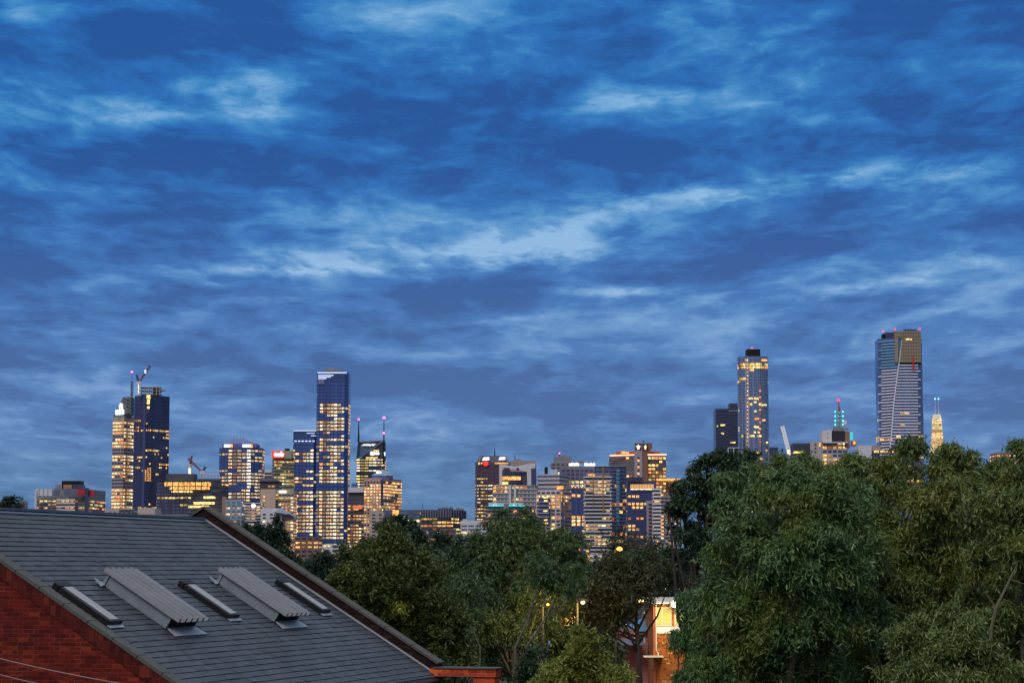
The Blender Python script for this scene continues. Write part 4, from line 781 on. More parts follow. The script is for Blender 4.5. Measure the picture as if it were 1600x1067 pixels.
m.build('lattice_frame', glow('teal_lit_steel', (.05, .42, .50), .75), tt); m = MB(); m.lattice(at(1311, 672, D+9), at(1311, 636, D+9), 2.2, .3, 12); m.build('lattice_core', STEEL, tt)  # teal lamp light on the frame put in as glow
mast(tt, 'spire', mat('spire_red', (.5, .1, .12)), 1310.5, 625, 644, D+9, 1.1, REDL, .6, 1.6)
for x in (1305, 1317):
    for y in (643, 650, 657, 663): q = MB(); q.ball(at(x, y, D+7.5), .8); q.build('lamp', CYL, tt)
for x, y in ((1311, 645), (1310.5, 650.5), (1310, 657)): q = MB(); q.ball(at(x, y, D+7), 1.0); q.build('dish', WHST, tt)
q = MB(); c_ = at(1319.8, 660.5, D+6); q.tube([c_, c_+Vector((0, -.8, 0)), c_+Vector((0, -1.1, 0))], [2.2, 2.4, 2.0], 12); q.build('dish', mat('dish_white', (.75, .74, .7)), tt)
pbox(tt, 'mast_base', CONCD, 1303, 1319, 667, 673, D+5, 8)
t = tower('office_block', 'plain white block with two yellow lights left of the tallest blue tower', 'building', foot1(1341.5, 1362, 2200, 22), 696, 2200, WHITE, G_GREY, 8, 8, .5, .2, ((0, 0),), seed=108, blank=3)
pbox(t, 'brown_wing', mat('brown_wing', (.40, .28, .25)), 1362.2, 1376, 696.5, 704, 2201, 16); pbox(t, 'glazed_wing', NAVYW, 1362.2, 1375, 704, 735, 2202, 14); beacon(t, 1367.5, 705.5, 2200, LITY, 1.3); beacon(t, 1371.5, 705.5, 2200, LITY, 1.3)

# --- tallest tower on the right
D = 2560
EX = lambda x: at(x+1, 560, D).x
f_ = [(EX(1373.5), D+8), (EX(1404), D), (EX(1439), D), (EX(1446.5), D+26), (EX(1439), D+42), (EX(1376), D+42)]
t = tower('skyscraper', 'tallest blue tower with white floor lines and a golden panelled top', 'tower', f_, 528, D, mat('tall_tower_blue', srgb(26, 48, 104), .18, .2, .02, 0, .8), mat('tall_tower_glass', srgb(30, 60, 118), .1, .25, .03, 0, .8), 4.62, 5.2, .0, .8, ((0, 0), (.28, .05), (.5, .11)), LITO, LITY, .3, seed=111, edgep=(.8, .9, .05))
seam = lambda y: 1410-(y-527)*.13 if y < 627 else 1397-(y-627)*.085
GP = mat('gold_panel', (.42, .34, .22), .35, .12, .6, .5)
pbox(t, 'gold_crown', GP, 1398.3, 1439, 517, 528, D-3, 36); ppoly(t, 'gold_panel', GP, [(1398.3, 566), (1403.6, 566), (1403.6, 528.1), (1398.3, 528.1)], D-3, 3); ppoly(t, 'gold_panel', GP, [(1406, 566), (1439, 566), (1439, 528.1), (1410.5, 528.1)], D-3.2, 3)
for k in range(9): pbox(t, 'panel_joint', mat('joint_bronze', (.16, .13, .09)), 1406.5 if k > 1 else 1399, 1438.5, 520+k*5, 520.5+k*5, D-3.6, .4)
for k in range(7): pbox(t, 'panel_joint', mat('joint_bronze', (.1, .1, .1)), 1411.5+k*4, 1411.9+k*4, 518, 565.5, D-3.55, .3)
pbox(t, 'lit_storey', LITY, 1415, 1425, 529, 531, D-4, .5); pbox(t, 'plant_room', NAVYW, 1384, 1398, 519, 528, D+8, 20); pbox(t, 'plant_room', DARKM, 1379, 1384, 522, 528, D+9, 10); pbox(t, 'roof_arm', DARKM, 1412, 1432, 515, 516.9, D+10, 3)
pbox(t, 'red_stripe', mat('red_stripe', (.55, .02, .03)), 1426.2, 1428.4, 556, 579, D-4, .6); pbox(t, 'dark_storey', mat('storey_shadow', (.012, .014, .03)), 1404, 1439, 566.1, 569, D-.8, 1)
for x, y in ((1380, 517.6), (1398.2, 514.2), (1437, 513.8)): mast(t, 'light_pole', STEEL, x, y, 522, D+4, .3); beacon(t, x, y, D+4, REDL, 1.15)
LN = mat('floor_line_white', (.92, .94, 1), .4, 0); LNt = mat('floor_line_teal', srgb(120, 200, 225), .4, 0)
k = 0; y = 533
while y < 712:
    sx_ = seam(y)
    if y > 528:
        x0 = 1373.8 if k % 3 == 0 else 1378.5; xe = min(sx_-.6, 1398) if y < 566 else sx_-.4
        a, b_ = at(x0, y, D), at(xe, y-1.2, D); m = MB(); ya = D+8*(1404-x0)/30.5-1.6; yb = D+max(0, 8*(1404-xe)/30.5)-1.6
        za, zb = zy(y+1.0, D), zy(y-.1, D); h_ = 1.0
        m.hexa([(a.x, ya, za), (b_.x, yb, zb), (b_.x, yb+1.5, zb), (a.x, ya+1.5, za), (a.x, ya, za+h_), (b_.x, yb, zb+h_), (b_.x, yb+1.5, zb+h_), (a.x, ya+1.5, za+h_)]); m.build('floor_line', LN if y > 575 else LNt, t)
    if y > 569: pbox(t, 'floor_line', LN, sx_+.6, 1438.5 if k % 3 == 1 else 1434.5, y+.4, y+1.7, D-1.5, 1.4)
    k += 1; y += 4.55
m = MB(); m.tube([at(1410, 527, D-1.5), at(1397, 627, D-1.5), at(1391, 700, D-1.5)], .45, 4); m.build('seam', LN, t)
pbox(t, 'teal_bay', mat('teal_shade', srgb(40, 110, 140), .2), 1404.2, 1409, 528.2, 566, D-1.4, 1)
# golden spire
D = 2500
a = at(1464.5, 690, D); t = thing('spire_building', 'gold-lit slender tower with two thin masts, right of the tallest blue tower', 'tower', (a.x, D, 0))
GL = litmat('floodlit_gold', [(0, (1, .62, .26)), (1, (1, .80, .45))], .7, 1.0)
m = MB(); c = at(1464.5, 690, D); w = 4.6
for k in range(10):
    zt_, zb = zy(653+k*4.6, D), zy(657.2+k*4.6, D); ww = w*(1+.035*k); m.prism([(c.x-ww, D-ww), (c.x+ww, D-ww), (c.x+ww, D+ww), (c.x-ww, D+ww)], zb, zt_)
    m.prism([(c.x-ww*.8, D-ww*.8), (c.x+ww*.8, D-ww*.8), (c.x+ww*.8, D+ww*.8), (c.x-ww*.8, D+ww*.8)], zb-.7, zb)
m.prism([(c.x-8, D-7), (c.x+8, D-7), (c.x+8, D+7), (c.x-8, D+7)], 0, zy(699, D)); m.build('wall', GL, t)
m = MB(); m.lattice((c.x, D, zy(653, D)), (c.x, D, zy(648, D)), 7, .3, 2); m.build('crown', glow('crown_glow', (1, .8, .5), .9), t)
for x in (1461.6, 1466.9): mast(t, 'mast', WHST, x, 623, 650, D, .45, CYL, .2, 1.0)
tower('office_block', 'low brown building with a row of small orange lights at the right edge', 'building', foot1(1557, 1620, 1900, 26), 707, 1900, mat('brown_red_wall', (.30, .16, .13)), G_DARK, 6, 3.6, .3, .35, ((0, .85), (.12, .15)), LITO, LITY, .5, seed=120, blank=.3)
# low-rise between the park and the towers
LOWL = ['with a flat grey roof, left of the octagonal tower base', 'dark, under the two joined blue towers', 'cream, among treetops left of the blue towers', 'with yellow windows, under the pink granite tower', 'with white walls seen through far treetops', 'grey, under the wide finned block', 'blue-grey, between treetops at skyline centre', 'low and brown, behind the tallest mid tree', 'pale, below the stepped white apartments', 'dark, below the striped balcony tower', 'lilac, below the curved glass tower', 'grey with orange windows, below the navy louvre tower', 'pale, behind the dark tree edge']
for k, (x0, x1, yt, DD) in enumerate([(352, 372, 812, 1500), (462, 500, 838, 1300), (415, 438, 836, 1000), (560, 584, 842, 1200), (505, 545, 850, 900), (640, 668, 828, 1300), (688, 712, 826, 1400), (744, 775, 838, 1200), (838, 862, 842, 1250), (915, 945, 866, 1100), (950, 976, 860, 1300), (984, 1014, 850, 1500), (1030, 1052, 846, 1400)]):
    tower('low_building', 'low-rise building '+LOWL[k], 'building', foot1(x0, x1, DD, 18), yt, DD, [CONCD, CONC, WHITE, mat('lowrise_brown', (.2, .12, .1)), CREAM][k*3 % 5], G_DARK, 6.5, 3.5, .35, .45, ((0, .4),), LITO, LITY, .4, seed=200+k)
# ------------------------------------------------------------------ street behind the trees
D = 130
OB = brickmat('orange_brick', (.42, .13, .03), (.34, .095, .025), (.38, .24, .13), (.30, .09, .03), .24, .086)
t = thing('brick_house', 'two-storey orange brick flats with a lit wide window, under the bright floodlight', 'house', (at(1060, 1000, D).x, D, 0))
def S(x, D_=D): return at(x, 1000, D_).x
m = MB(); m.box(S(1021.5), S(1125), D, D+9, 0, zy(944, D)); m.build('wall', OB, t)
m = MB(); m.box(S(1014), S(1132), D-.9, D+10, zy(942.5, D), zy(940.8, D)); m.hexa([(S(1014), D-.9, zy(940.7, D)), (S(1132), D-.9, zy(940.7, D)), (S(1132), D+10, zy(940.7, D)), (S(1014), D+10, zy(940.7, D)), (S(1018), D-.6, zy(938.5, D)), (S(1128), D-.6, zy(938.5, D)), (S(1128), D+9.6, zy(936, D)), (S(1018), D+9.6, zy(936, D))]); m.build('roof', mat('pale_fascia', (.55, .50, .42)), t)
pbox(t, 'spandrel_panel', WHITE, 1024.5, 1075, 978.5, 989, D-.06, .05); pbox(t, 'corner_pier', mat('red_pier', (.38, .09, .03)), 1021, 1024.2, 944, 1067, D-.10, .12)
w_ = pbox(t, 'window', mat('window_frame_white', (.6, .58, .5)), 1024.6, 1049, 948, 977.5, D-.07, .06)
CUR = mat('lit_curtain', (.35, .34, .12), .9, .3, 6, emit=(.55, .50, .14), estr=.25)
for x0, x1 in ((1026, 1034.2), (1035.8, 1047.5)): pbox(t, 'pane', CUR, x0, x1, 949.8, 975.4, D-.10, .03, w_)
w_ = pbox(t, 'window', mat('window_frame_white', (.7, .7, .6)), 1054, 1074, 948, 977.5, D-.07, .06); pbox(t, 'pane', CUR, 1055.5, 1072.5, 949.8, 975.4, D-.10, .03, w_)
m = MB(); m.tube([(S(1025), D-.16, zy(944, D)), (S(1025), D-.16, zy(1016, D)), (S(1028), D-.16, zy(1019, D)), (S(1028), D-.16, zy(1026, D))], .045, 6); m.build('downpipe', mat('pipe_cream', (.6, .56, .45)), t)
pbox(t, 'awning', mat('awning_cream', (.62, .58, .48)), 1006, 1037, 1024.6, 1026.6, D-.9, .9)
t = thing('weatherboard_house', 'pink weatherboard house with a blue metal roof and round roof vent', 'house', (at(980, 1000, 136).x, 136, 0))
D = 136
BO = mat('weatherboard_pink', (.34, .12, .12), .7, .12, 1)
m = MB(); z_ = .25
while z_ < zy(989, D): m.hexa([(S(960, D), D-.03, z_), (S(1021, D), D-.03, z_), (S(1021, D), D+9, z_), (S(960, D), D+9, z_), (S(960, D), D, z_+.17), (S(1021, D), D, z_+.17), (S(1021, D), D+9, z_+.17), (S(960, D), D+9, z_+.17)]); z_ += .178
m.box(S(960, D)+.02, S(1021, D)-.02, D+.03, D+8.9, 0, z_); m.build('wall', BO, t)
BR = mat('blue_metal_roof', (.10, .22, .36), .4, .15, 1)
zr0, zr1 = zy(988, D), zy(968, D); xa, xb = S(990, D), S(1022, D); m = MB()
m.prism([(xa, D-.4), (xb, D-.4), (xb, D+9.4), (xa, D+9.4)], z_+.01, zr1, 0, [(xa+1.0, D+2.6), (xb, D+2.6), (xb, D+6.4), (xa+1.0, D+6.4)]); rf = m.build('roof', BR, t)
m = MB(); c_ = at(1008.5, 967, D+3); m.tube([c_-Vector((0, 0, .1)), c_+Vector((0, 0, .18))], .16, 12); m.ball(c_+Vector((0, 0, .36)), .25, 0, 12, .75); m.tube([c_+Vector((0, 0, .2)), c_+Vector((0, 0, .24))], .30, 12); m.build('turbine_vent', STEEL, t, rf)
w_ = pbox(t, 'window', mat('window_frame_white', (.7, .7, .6)), 991, 1008, 989, 1004, D-.06, .05); pbox(t, 'pane', G_DARK, 998, 1005, 991, 1002, D-.09, .03, w_)
m = MB(); a, b_ = at(950, 1008, D-1.6), at(1013, 1008, D-1.6); m.hexa([(a.x, D-1.6, a.z), (b_.x, D-1.6, a.z), (b_.x-.6, D-.04, a.z+.3), (a.x, D-.04, a.z+.3), (a.x, D-1.6, a.z+.05), (b_.x, D-1.6, a.z+.05), (b_.x-.6, D-.04, a.z+.36), (a.x, D-.04, a.z+.36)]); m.build('veranda_roof', mat('veranda_grey', (.12, .14, .2)), t)
D = 142
t = thing('terrace_house', 'red brick house with a pale blue metal roof glimpsed between dark trunks', 'house', (at(905, 1000, D).x, D, 0))
m = MB(); m.box(S(862, D), S(972, D), D, D+8, 0, zy(1006, D)); m.build('wall', mat('orange_red_wall', (.36, .08, .04)), t)
m = MB(); xa, xb = S(858, D), S(974, D); m.prism([(xa, D-.4), (xb, D-.4), (xb, D+8.4), (xa, D+8.4)], zy(1006, D)+.01, zy(976, D), 0, [(xa+1.5, D+3.9), (xb-1.5, D+3.9), (xb-1.5, D+4.1), (xa+1.5, D+4.1)]); rf = m.build('roof', mat('pale_blue_roof', (.16, .26, .42), .4), t)
pbox(t, 'window', LITO, 925, 934, 1030, 1045, D-.06, .05); pbox(t, 'window', G_DARK, 885, 893, 1022, 1040, D-.06, .05); pbox(t, 'chimney', mat('chimney_red', (.3, .08, .05)), 936, 942, 966, 985, D+2, .6)
# floodlight on the flats
t = thing('floodlight', 'bright white floodlight under the eaves of the orange brick flats', 'lamp', at(1055, 942, 129)); c_ = at(1055, 943, 128.4)
m = MB(); m.box(c_.x-.28, c_.x+.28, 128.5, 128.7, c_.z-.2, c_.z+.2); m.tube([(c_.x, 128.7, c_.z), (c_.x, 129.9, c_.z+.15)], .03, 5); m.build('housing', DARKM, t)
m = MB(); m.ball((c_.x, 128.36, c_.z), .22, 0, 10); m.build('lens', glow('flood_lens', (1, .93, .65), 14), t)
pl = bpy.data.lights.new('floodlight_beam', 'POINT'); pl.energy = 560; pl.color = (1, .78, .42); pl.shadow_soft_size = .25; po = bpy.data.objects.new('floodlight_beam', pl); COL.objects.link(po); po.location = (c_.x-.1, 127.6, c_.z-.1)
# street lamps
def lamp(x, y, D_, col, label, power, r=.1, strength=10, px=-.22):
    c = at(x, y, D_); t = thing('street_lamp', label, 'street lamp', (c.x+px, D_+.3, 0), 'street lamps between the trees')
    m = MB(); m.tube([(c.x+px, D_+.3, 0), (c.x+px, D_+.3, c.z-.1), (c.x+px*.8, D_+.2, c.z+.12), (c.x+px*.2, D_, c.z+.16)], [.06, .04, .03, .025], 8); m.build('pole', mat('pole_paint', (.02, .024, .02), .7), t)
    m = MB(); m.hexa([(c.x-.22, D_-.12, c.z+.05), (c.x+.2, D_-.12, c.z+.05), (c.x+.2, D_+.12, c.z+.05), (c.x-.22, D_+.12, c.z+.05), (c.x-.16, D_-.07, c.z+.16), (c.x+.14, D_-.07, c.z+.16), (c.x+.14, D_+.07, c.z+.16), (c.x-.16, D_+.07, c.z+.16)]); m.build('lamp_head', DARKM, t)
    m = MB(); m.ball((c.x, D_-.05, c.z), r, 0, 10, .8); m.build('bulb', glow('bulb_'+('orange' if col[2] < .2 else 'yellow'), col, strength), t)
    if power:
        l = bpy.data.lights.new('lamp_glow', 'POINT'); l.energy = power; l.color = col; l.shadow_soft_size = .25; o = bpy.data.objects.new('lamp_glow', l); COL.objects.link(o); o.location = (c.x, D_-.5, c.z-.3)
lamp(968, 857.5, 113, (1, .30, .05), 'street lamp with the orange-red light, highest of the lamps', 350, .15, 9)
lamp(910.5, 940.5, 95, (1, .62, .20), 'yellow street lamp among dark leaves, left of the round roof vent', 500, .09)
lamp(1001.5, 938, 112, (1, .64, .22), 'yellow street lamp directly above the round roof vent', 700, .12)
lamp(856, 944, 92.5, (1, .58, .18), 'small dim yellow street lamp at the edge of the tall middle tree', 150, .06)
lamp(627, 936, 77.5, (1, .80, .35), 'faint greenish yellow street lamp deep in the olive tree', 10, .04, 3)
lamp(985, 868, 260, (1, .45, .12), 'small orange street lamp low right of the brightest orange one', 0, .22, 5)
lamp(884, 966, 100, (1, .40, .10), 'tiny orange street lamp low among the dark leaves, left of the pointed shrub', 160, .05, 6)
# bin and parked car
D = 126
t = thing('wheelie_bin', 'dark wheelie bin standing in front of the orange brick flats', 'bin', (S(1016, D), D, 0))
zb = 0; x0 = S(1012.5, D); m = MB(); zt0 = 1.05
m.hexa([(x0+.06, D-.25, .06), (x0+.52, D-.25, .06), (x0+.52, D+.22, .06), (x0+.06, D+.22, .06), (x0, D-.3, zt0), (x0+.58, D-.3, zt0), (x0+.58, D+.3, zt0), (x0, D+.3, zt0)]); m.build('body', mat('bin_green', (.02, .04, .045), .5), t)
m = MB(); m.hexa([(x0-.03, D-.35, zt0+.005), (x0+.61, D-.35, zt0+.005), (x0+.61, D+.33, zt0+.005), (x0-.03, D+.33, zt0+.005), (x0, D-.3, zt0+.06), (x0+.58, D-.3, zt0+.06), (x0+.58, D+.32, zt0+.12), (x0, D+.32, zt0+.12)]); m.build('lid', mat('bin_lid', (.03, .05, .12), .5), t)
for s_ in (.06, .52): m = MB(); m.tube([(x0+s_-.03, D+.24, .1), (x0+s_+.03, D+.24, .1)], .1, 10); m.build('wheel', DARKM, t)
def car(cx_, cy_, label, body, dz=0):
    t = thing('parked_car', label, 'car', (cx_, cy_, dz)); prof = [(-2.1, .35), (2.1, .35), (2.15, .75), (1.9, .92), (1.05, 1.0), (.45, 1.42), (-1.1, 1.44), (-1.75, 1.02), (-2.12, .95)]
    m = MB(); L = [Vector((cx_+x, cy_-.82, dz+z)) for x, z in prof]; Rr = [Vector((cx_+x, cy_+.82, dz+z)) for x, z in prof]
    for s_ in (L, Rr):
        for i in (5, 6): s_[i].y += .12 if s_ is L else -.12
    m.poly(L); m.poly(Rr[::-1]); n = len(prof)
    for i in range(n): j = (i+1) % n; m.poly([L[j], L[i], Rr[i], Rr[j]])
    m.build('body', body, t)
    for (a_, b_, c2, d2) in (((.95, 1.02), (.42, 1.37), (-.25, 1.38), (-.25, 1.02)), ((-.32, 1.02), (-.32, 1.38), (-1.05, 1.38), (-1.6, 1.03))):
        m = MB(); m.poly([(cx_+q[0], cy_-.83+(.10 if q[1] > 1.2 else 0)-.01, dz+q[1]) for q in (a_, b_, c2, d2)][::-1]); m.build('window', G_DARK, t)
    m = MB(); m.poly([(cx_+1.03, cy_-.72, dz+1.03), (cx_+1.03, cy_+.72, dz+1.03), (cx_+.49, cy_+.62, dz+1.41), (cx_+.49, cy_-.62, dz+1.41)]); m.build('windscreen', G_DARK, t)
    for x in (-1.35, 1.3):
        for y in (-.80, .80): m = MB(); m.tube([(cx_+x, cy_+y-.1, dz+.33), (cx_+x, cy_+y+.1, dz+.33)], .33, 16); w2 = m.build('wheel', mat('tyre', (.02, .02, .02), .9), t); m = MB(); m.tube([(cx_+x, cy_+y-.115, dz+.33), (cx_+x, cy_+y+.115, dz+.33)], .2, 12); m.build('rim', STEEL, t, w2)
    for y in (-.6, .6): m = MB(); m.box(cx_+2.1, cx_+2.17, cy_+y-.16, cy_+y+.16, dz+.6, dz+.74); m.build('headlight', WHITE, t)
car(at(1001, 1050, 123).x, 123.5, 'small white car parked below the pink weatherboard house', mat('car_white', (.6, .6, .6), .3), .008)
# ------------------------------------------------------------------ trees
def leafmat(name, c1, c2, c3, nscale=.35, rough=.45, trans=.15):
    m = bpy.data.materials.new(name); m.use_nodes = True; T = NT(m.node_tree); b = T.n['Principled BSDF']; g = T.node('ShaderNodeNewGeometry')
    c = T.mix(g.outputs['Random Per Island'], c1, c2)
    nz = T.noise(g.outputs['Position'], nscale, 3, .5); c = T.mix(T.smooth(nz, .42, .66), c, c3)
    T.l.new(c, b.inputs['Base Color']); b.inputs['Roughness'].default_value = rough; b.inputs['Specular IOR Level'].default_value = .45
    tr = T.node('ShaderNodeBsdfTranslucent'); T.l.new(c, tr.inputs[0]); mx = T.node('ShaderNodeMixShader'); mx.inputs[0].default_value = trans
    T.l.new(b.outputs[0], mx.inputs[1]); T.l.new(tr.outputs[0], mx.inputs[2]); T.l.new(mx.outputs[0], T.n['Material Output'].inputs[0]); return m
LM = {'willow': leafmat('leaf_willow', (.030, .060, .012), (.19, .26, .065), (.15, .17, .030), .8),  # willow leaves: bright end of the random tones raised to imitate highlights
      'willow2': leafmat('leaf_willow_teal', (.024, .062, .020), (.150, .27, .09), (.115, .165, .032), .7),
      'rusty': leafmat('leaf_rusty', (.040, .050, .014), (.16, .16, .045), (.10, .12, .03), .8),
      'dark': leafmat('leaf_dark', (.012, .032, .010), (.036, .075, .024), (.025, .055, .02), .5),
      'teal': leafmat('leaf_deep_teal', (.018, .050, .018), (.085, .16, .055), (.065, .105, .024), .4),
      'olive': leafmat('leaf_olive', (.038, .056, .009), (.12, .15, .026), (.065, .10, .020), .4),
      'far': leafmat('leaf_far', (.010, .030, .013), (.030, .062, .028), (.02, .045, .02), .2),
      'brown': leafmat('leaf_brown', (.026, .036, .016), (.085, .095, .040), (.040, .070, .024), .3),
      'lime': leafmat('leaf_lime', (.10, .14, .02), (.32, .36, .06), (.20, .22, .035), .6)}
BARK = {'pale': mat('bark_pale', (.12, .11, .09), .9, .4, 2), 'dark': mat('bark_dark', (.035, .028, .022), .95, .4, 2), 'mid': mat('bark_brown', (.12, .09, .065), .9, .4, 2)}
def unit(a): return a/np.maximum(1e-6, np.linalg.norm(a, axis=-1, keepdims=True))
def leaves(lobes, ncl, nl, ll, lw, spray, droop, seed, updir=.25, fill=.15, rand=.55, hang=.6, tufts=12, tsz=1, tj=.62):
    """clusters sit on each lobe's outer shell; each cluster is one arching twig with leaves along it"""
    rg = np.random.default_rng(seed); L = np.array(lobes); vol = (L[:, 3]*L[:, 4]+L[:, 3]*L[:, 5]+L[:, 4]*L[:, 5]); pr = vol/vol.sum()
    nt = max(8, int(len(L)*tufts)); ti = rg.choice(len(L), nt, p=pr); ot = unit(rg.normal(size=(nt, 3))+np.array([0, -.25, .15])); ot[:, 2] = np.where(ot[:, 2] < -.7, -ot[:, 2], ot[:, 2])
    tcn = L[ti, :3]+ot*L[ti, 3:6]*rg.uniform(tj, 1.18, nt)[:, None]; tr_ = L[ti, 3:6].mean(1)*rg.uniform(.16, .38, nt)*tsz
    ci = rg.integers(0, nt, ncl); o = unit(rg.normal(size=(ncl, 3))+ot[ci]*.5+np.array([0, 0, .3]))
    base = tcn[ci]+o*tr_[ci][:, None]*rg.uniform(.35, 1, ncl)[:, None]*np.array([1, 1, .85])
    inn = rg.random(ncl) < fill; lj = rg.choice(len(L), ncl, p=pr); ob = unit(rg.normal(size=(ncl, 3)))
    base = np.where(inn[:, None], L[lj, :3]+ob*L[lj, 3:6]*rg.uniform(.1, .75, ncl)[:, None], base)
    d = unit(o+rg.normal(size=(ncl, 3))*.3+np.array([0, 0, updir])); Ls = spray*rg.uniform(.5, 1.3, ncl)
    t = rg.random((ncl, nl)); B = base[:, None, :]; dd = d[:, None, :]; S_ = Ls[:, None, None]; T_ = t[..., None]
    pos = B+dd*S_*T_*(1-.25*T_)+np.array([0, 0, -1.])*droop*S_*T_**2
    tan = unit(dd*(1-.5*T_)+np.array([0, 0, -1.])*droop*2*T_)
    ax = unit(tan*.7+rg.normal(size=pos.shape)*rand+np.array([0, 0, -1.])*hang)
    wd = unit(np.cross(ax, rg.normal(size=pos.shape))); pos = pos+rg.normal(size=pos.shape)*ll*.35
    pos = pos.reshape(-1, 3); ax = ax.reshape(-1, 3); wd = wd.reshape(-1, 3); n = len(pos)
    l_ = (ll*rg.uniform(.45, 1.45, n))[:, None]; w_ = (lw*rg.uniform(.7, 1.2, n))[:, None]
    V = np.stack([pos-ax*l_*.5, pos+wd*w_*.5+ax*l_*.05, pos+ax*l_*.5, pos-wd*w_*.5+ax*l_*.05], 1).reshape(-1, 3)
    return V
def quads(name, V, material, root):
    n = len(V)//4; me = bpy.data.meshes.new(name); me.vertices.add(n*4); V = V-np.array(root['org']); me.vertices.foreach_set('co', V.astype(np.float32).ravel())
    me.loops.add(n*4); me.loops.foreach_set('vertex_index', np.arange(n*4, dtype=np.int32)); me.polygons.add(n)
    me.polygons.foreach_set('loop_start', np.arange(0, n*4, 4, dtype=np.int32)); me.materials.append(material); me.update(calc_edges=True)
    o = bpy.data.objects.new(name, me); COL.objects.link(o); o.parent = root; return o
def tree(label, x, ytop, wpx, D, zlow, lm, bark='mid', nlobe=16, ncl=1500, nl=14, ll=.16, lw=.03, spray=.8, droop=.5, seed=1, lobe=.34, depth=.8, name='tree', trunkr=.22, cat='tree', group=None, lobes=None, updir=.25, hang=.6, lean=0, rand=.55, flat=1, fill=.2, tufts=12, tsz=1, tj=.62):
    rg = random.Random(seed); top = at(x, ytop, D); W_ = wpx/FPX*D/2; zc = (top.z+zlow)/2; hz = (top.z-zlow)/2
    t = thing(name, label, cat, (top.x+lean, D, 0), group)
    if lobes is None:
        lobes = []
        for k in range(nlobe):
            while True:
                v = Vector((rg.gauss(0, 1), rg.gauss(0, 1), rg.gauss(0, 1))).normalized()
                if v.z > -.5: break
            if k == 0: v = Vector((0, -.15, 1)).normalized()
            f = rg.uniform(.55, 1) if k % 4 else rg.uniform(0, .5); rl = lobe*rg.uniform(.75, 1.25)
            lx, ly, lz = W_*rl, W_*depth*rl, hz*rl*flat if hz < W_*1.6 else W_*rl*1.3*flat
            lobes.append((top.x+v.x*f*max(0, W_-lx), D+v.y*f*max(0, W_*depth-ly), zc+v.z*f*max(0, hz-lz), lx, ly, lz))
    else: lobes = [(lambda p, r: (p.x, p.y, p.z, r[0], r[1], r[2]))(at(q[0], q[1], D+q[4]), (q[2]/FPX*D, q[2]/FPX*D*.8, q[3]/FPX*D)) for q in lobes]
    quads('crown', leaves(lobes, ncl, nl, ll, lw, spray, droop, seed, updir, fill, rand, hang, tufts, tsz, tj), LM[lm], t)
    m = MB(); bx = top.x+lean; zf = zlow+(zc-zlow)*.35
    m.tube([(bx, D, 0), (bx+.1, D+.05, zf*.5), (bx-.05, D, zf)], [trunkr*1.25, trunkr, trunkr*.8], 10)
    for lb in lobes:
        p = Vector(lb[:3]); s_ = Vector((bx-.05, D, zf*rg.uniform(.75, 1))); mid_ = s_.lerp(p, .5)+Vector((rg.uniform(-.3, .3), rg.uniform(-.3, .3), -.12*(p-s_).length*.3))
        m.tube([s_, mid_, p], [trunkr*.5, trunkr*.3, trunkr*.10], 6)
    m.build('trunk', BARK[bark], t, smooth=True); return t
# the big weeping mass on the right: D ~ 40-70 m
tree('dark bushy tree with gaps, left edge of the big right hand foliage mass', 1100, 708, 150, 72, 2.5, 'dark', 'dark', ncl=2500, nl=14, ll=.15, lw=.05, spray=.42, droop=.25, seed=3, tufts=7, tsz=1.1, tj=.5, fill=.12, hang=.3, lobes=[
    (1104, 728, 14, 12, 0), (1130, 724, 20, 14, 0), (1086, 752, 17, 12, 0), (1060, 770, 17, 11, 1), (1116, 768, 24, 17, 0), (1070, 797, 22, 12, 0), (1050, 826, 14, 9, 1), (1108, 812, 28, 18, 1), (1046, 800, 11, 7, 0), (1080, 842, 24, 15, 0), (1150, 740, 22, 16, 2), (1165, 726, 20, 12, 2), (1106, 872, 34, 20, 2), (1066, 872, 20, 11, 3), (1140, 790, 24, 26, 2)])
tree('large weeping tree of teal green leaves, left part of the right foreground mass', 1225, 705, 300, 47, 3.0, 'willow2', 'mid', ncl=9600, nl=15, ll=.15, lw=.033, spray=.40, droop=.5, seed=5, hang=.28, rand=.7, tufts=6, tsz=1.05, tj=.55, fill=.08, lobes=[
    (1200, 766, 62, 34, 1), (1262, 762, 60, 32, 0), (1330, 762, 56, 36, 2), (1160, 800, 60, 44, 0), (1225, 815, 70, 50, -1), (1300, 820, 70, 55, -1), (1142, 860, 55, 50, 0), (1190, 890, 66, 55, -1), (1265, 905, 72, 58, -1.5), (1146, 935, 46, 44, 0), (1165, 975, 62, 55, -1), (1240, 1000, 72, 60, -1), (1144, 1010, 44, 46, 0), (1310, 960, 60, 60, -.5), (1160, 1050, 60, 44, -1), (1225, 752, 40, 26, 3), (1180, 757, 34, 22, 1.5), (1108, 975, 22, 26, 0), (1108, 1045, 26, 30, 0), (1150, 930, 50, 50, 3), (1200, 960, 60, 60, 4), (1200, 1040, 70, 50, 4), (1130, 1060, 50, 40, 4), (1245, 1062, 60, 40, -.5), (1310, 1050, 56, 44, 0), (1345, 870, 46, 50, 0), (1345, 800, 40, 40, .5), (1335, 950, 44, 50, .5)], trunkr=.3)
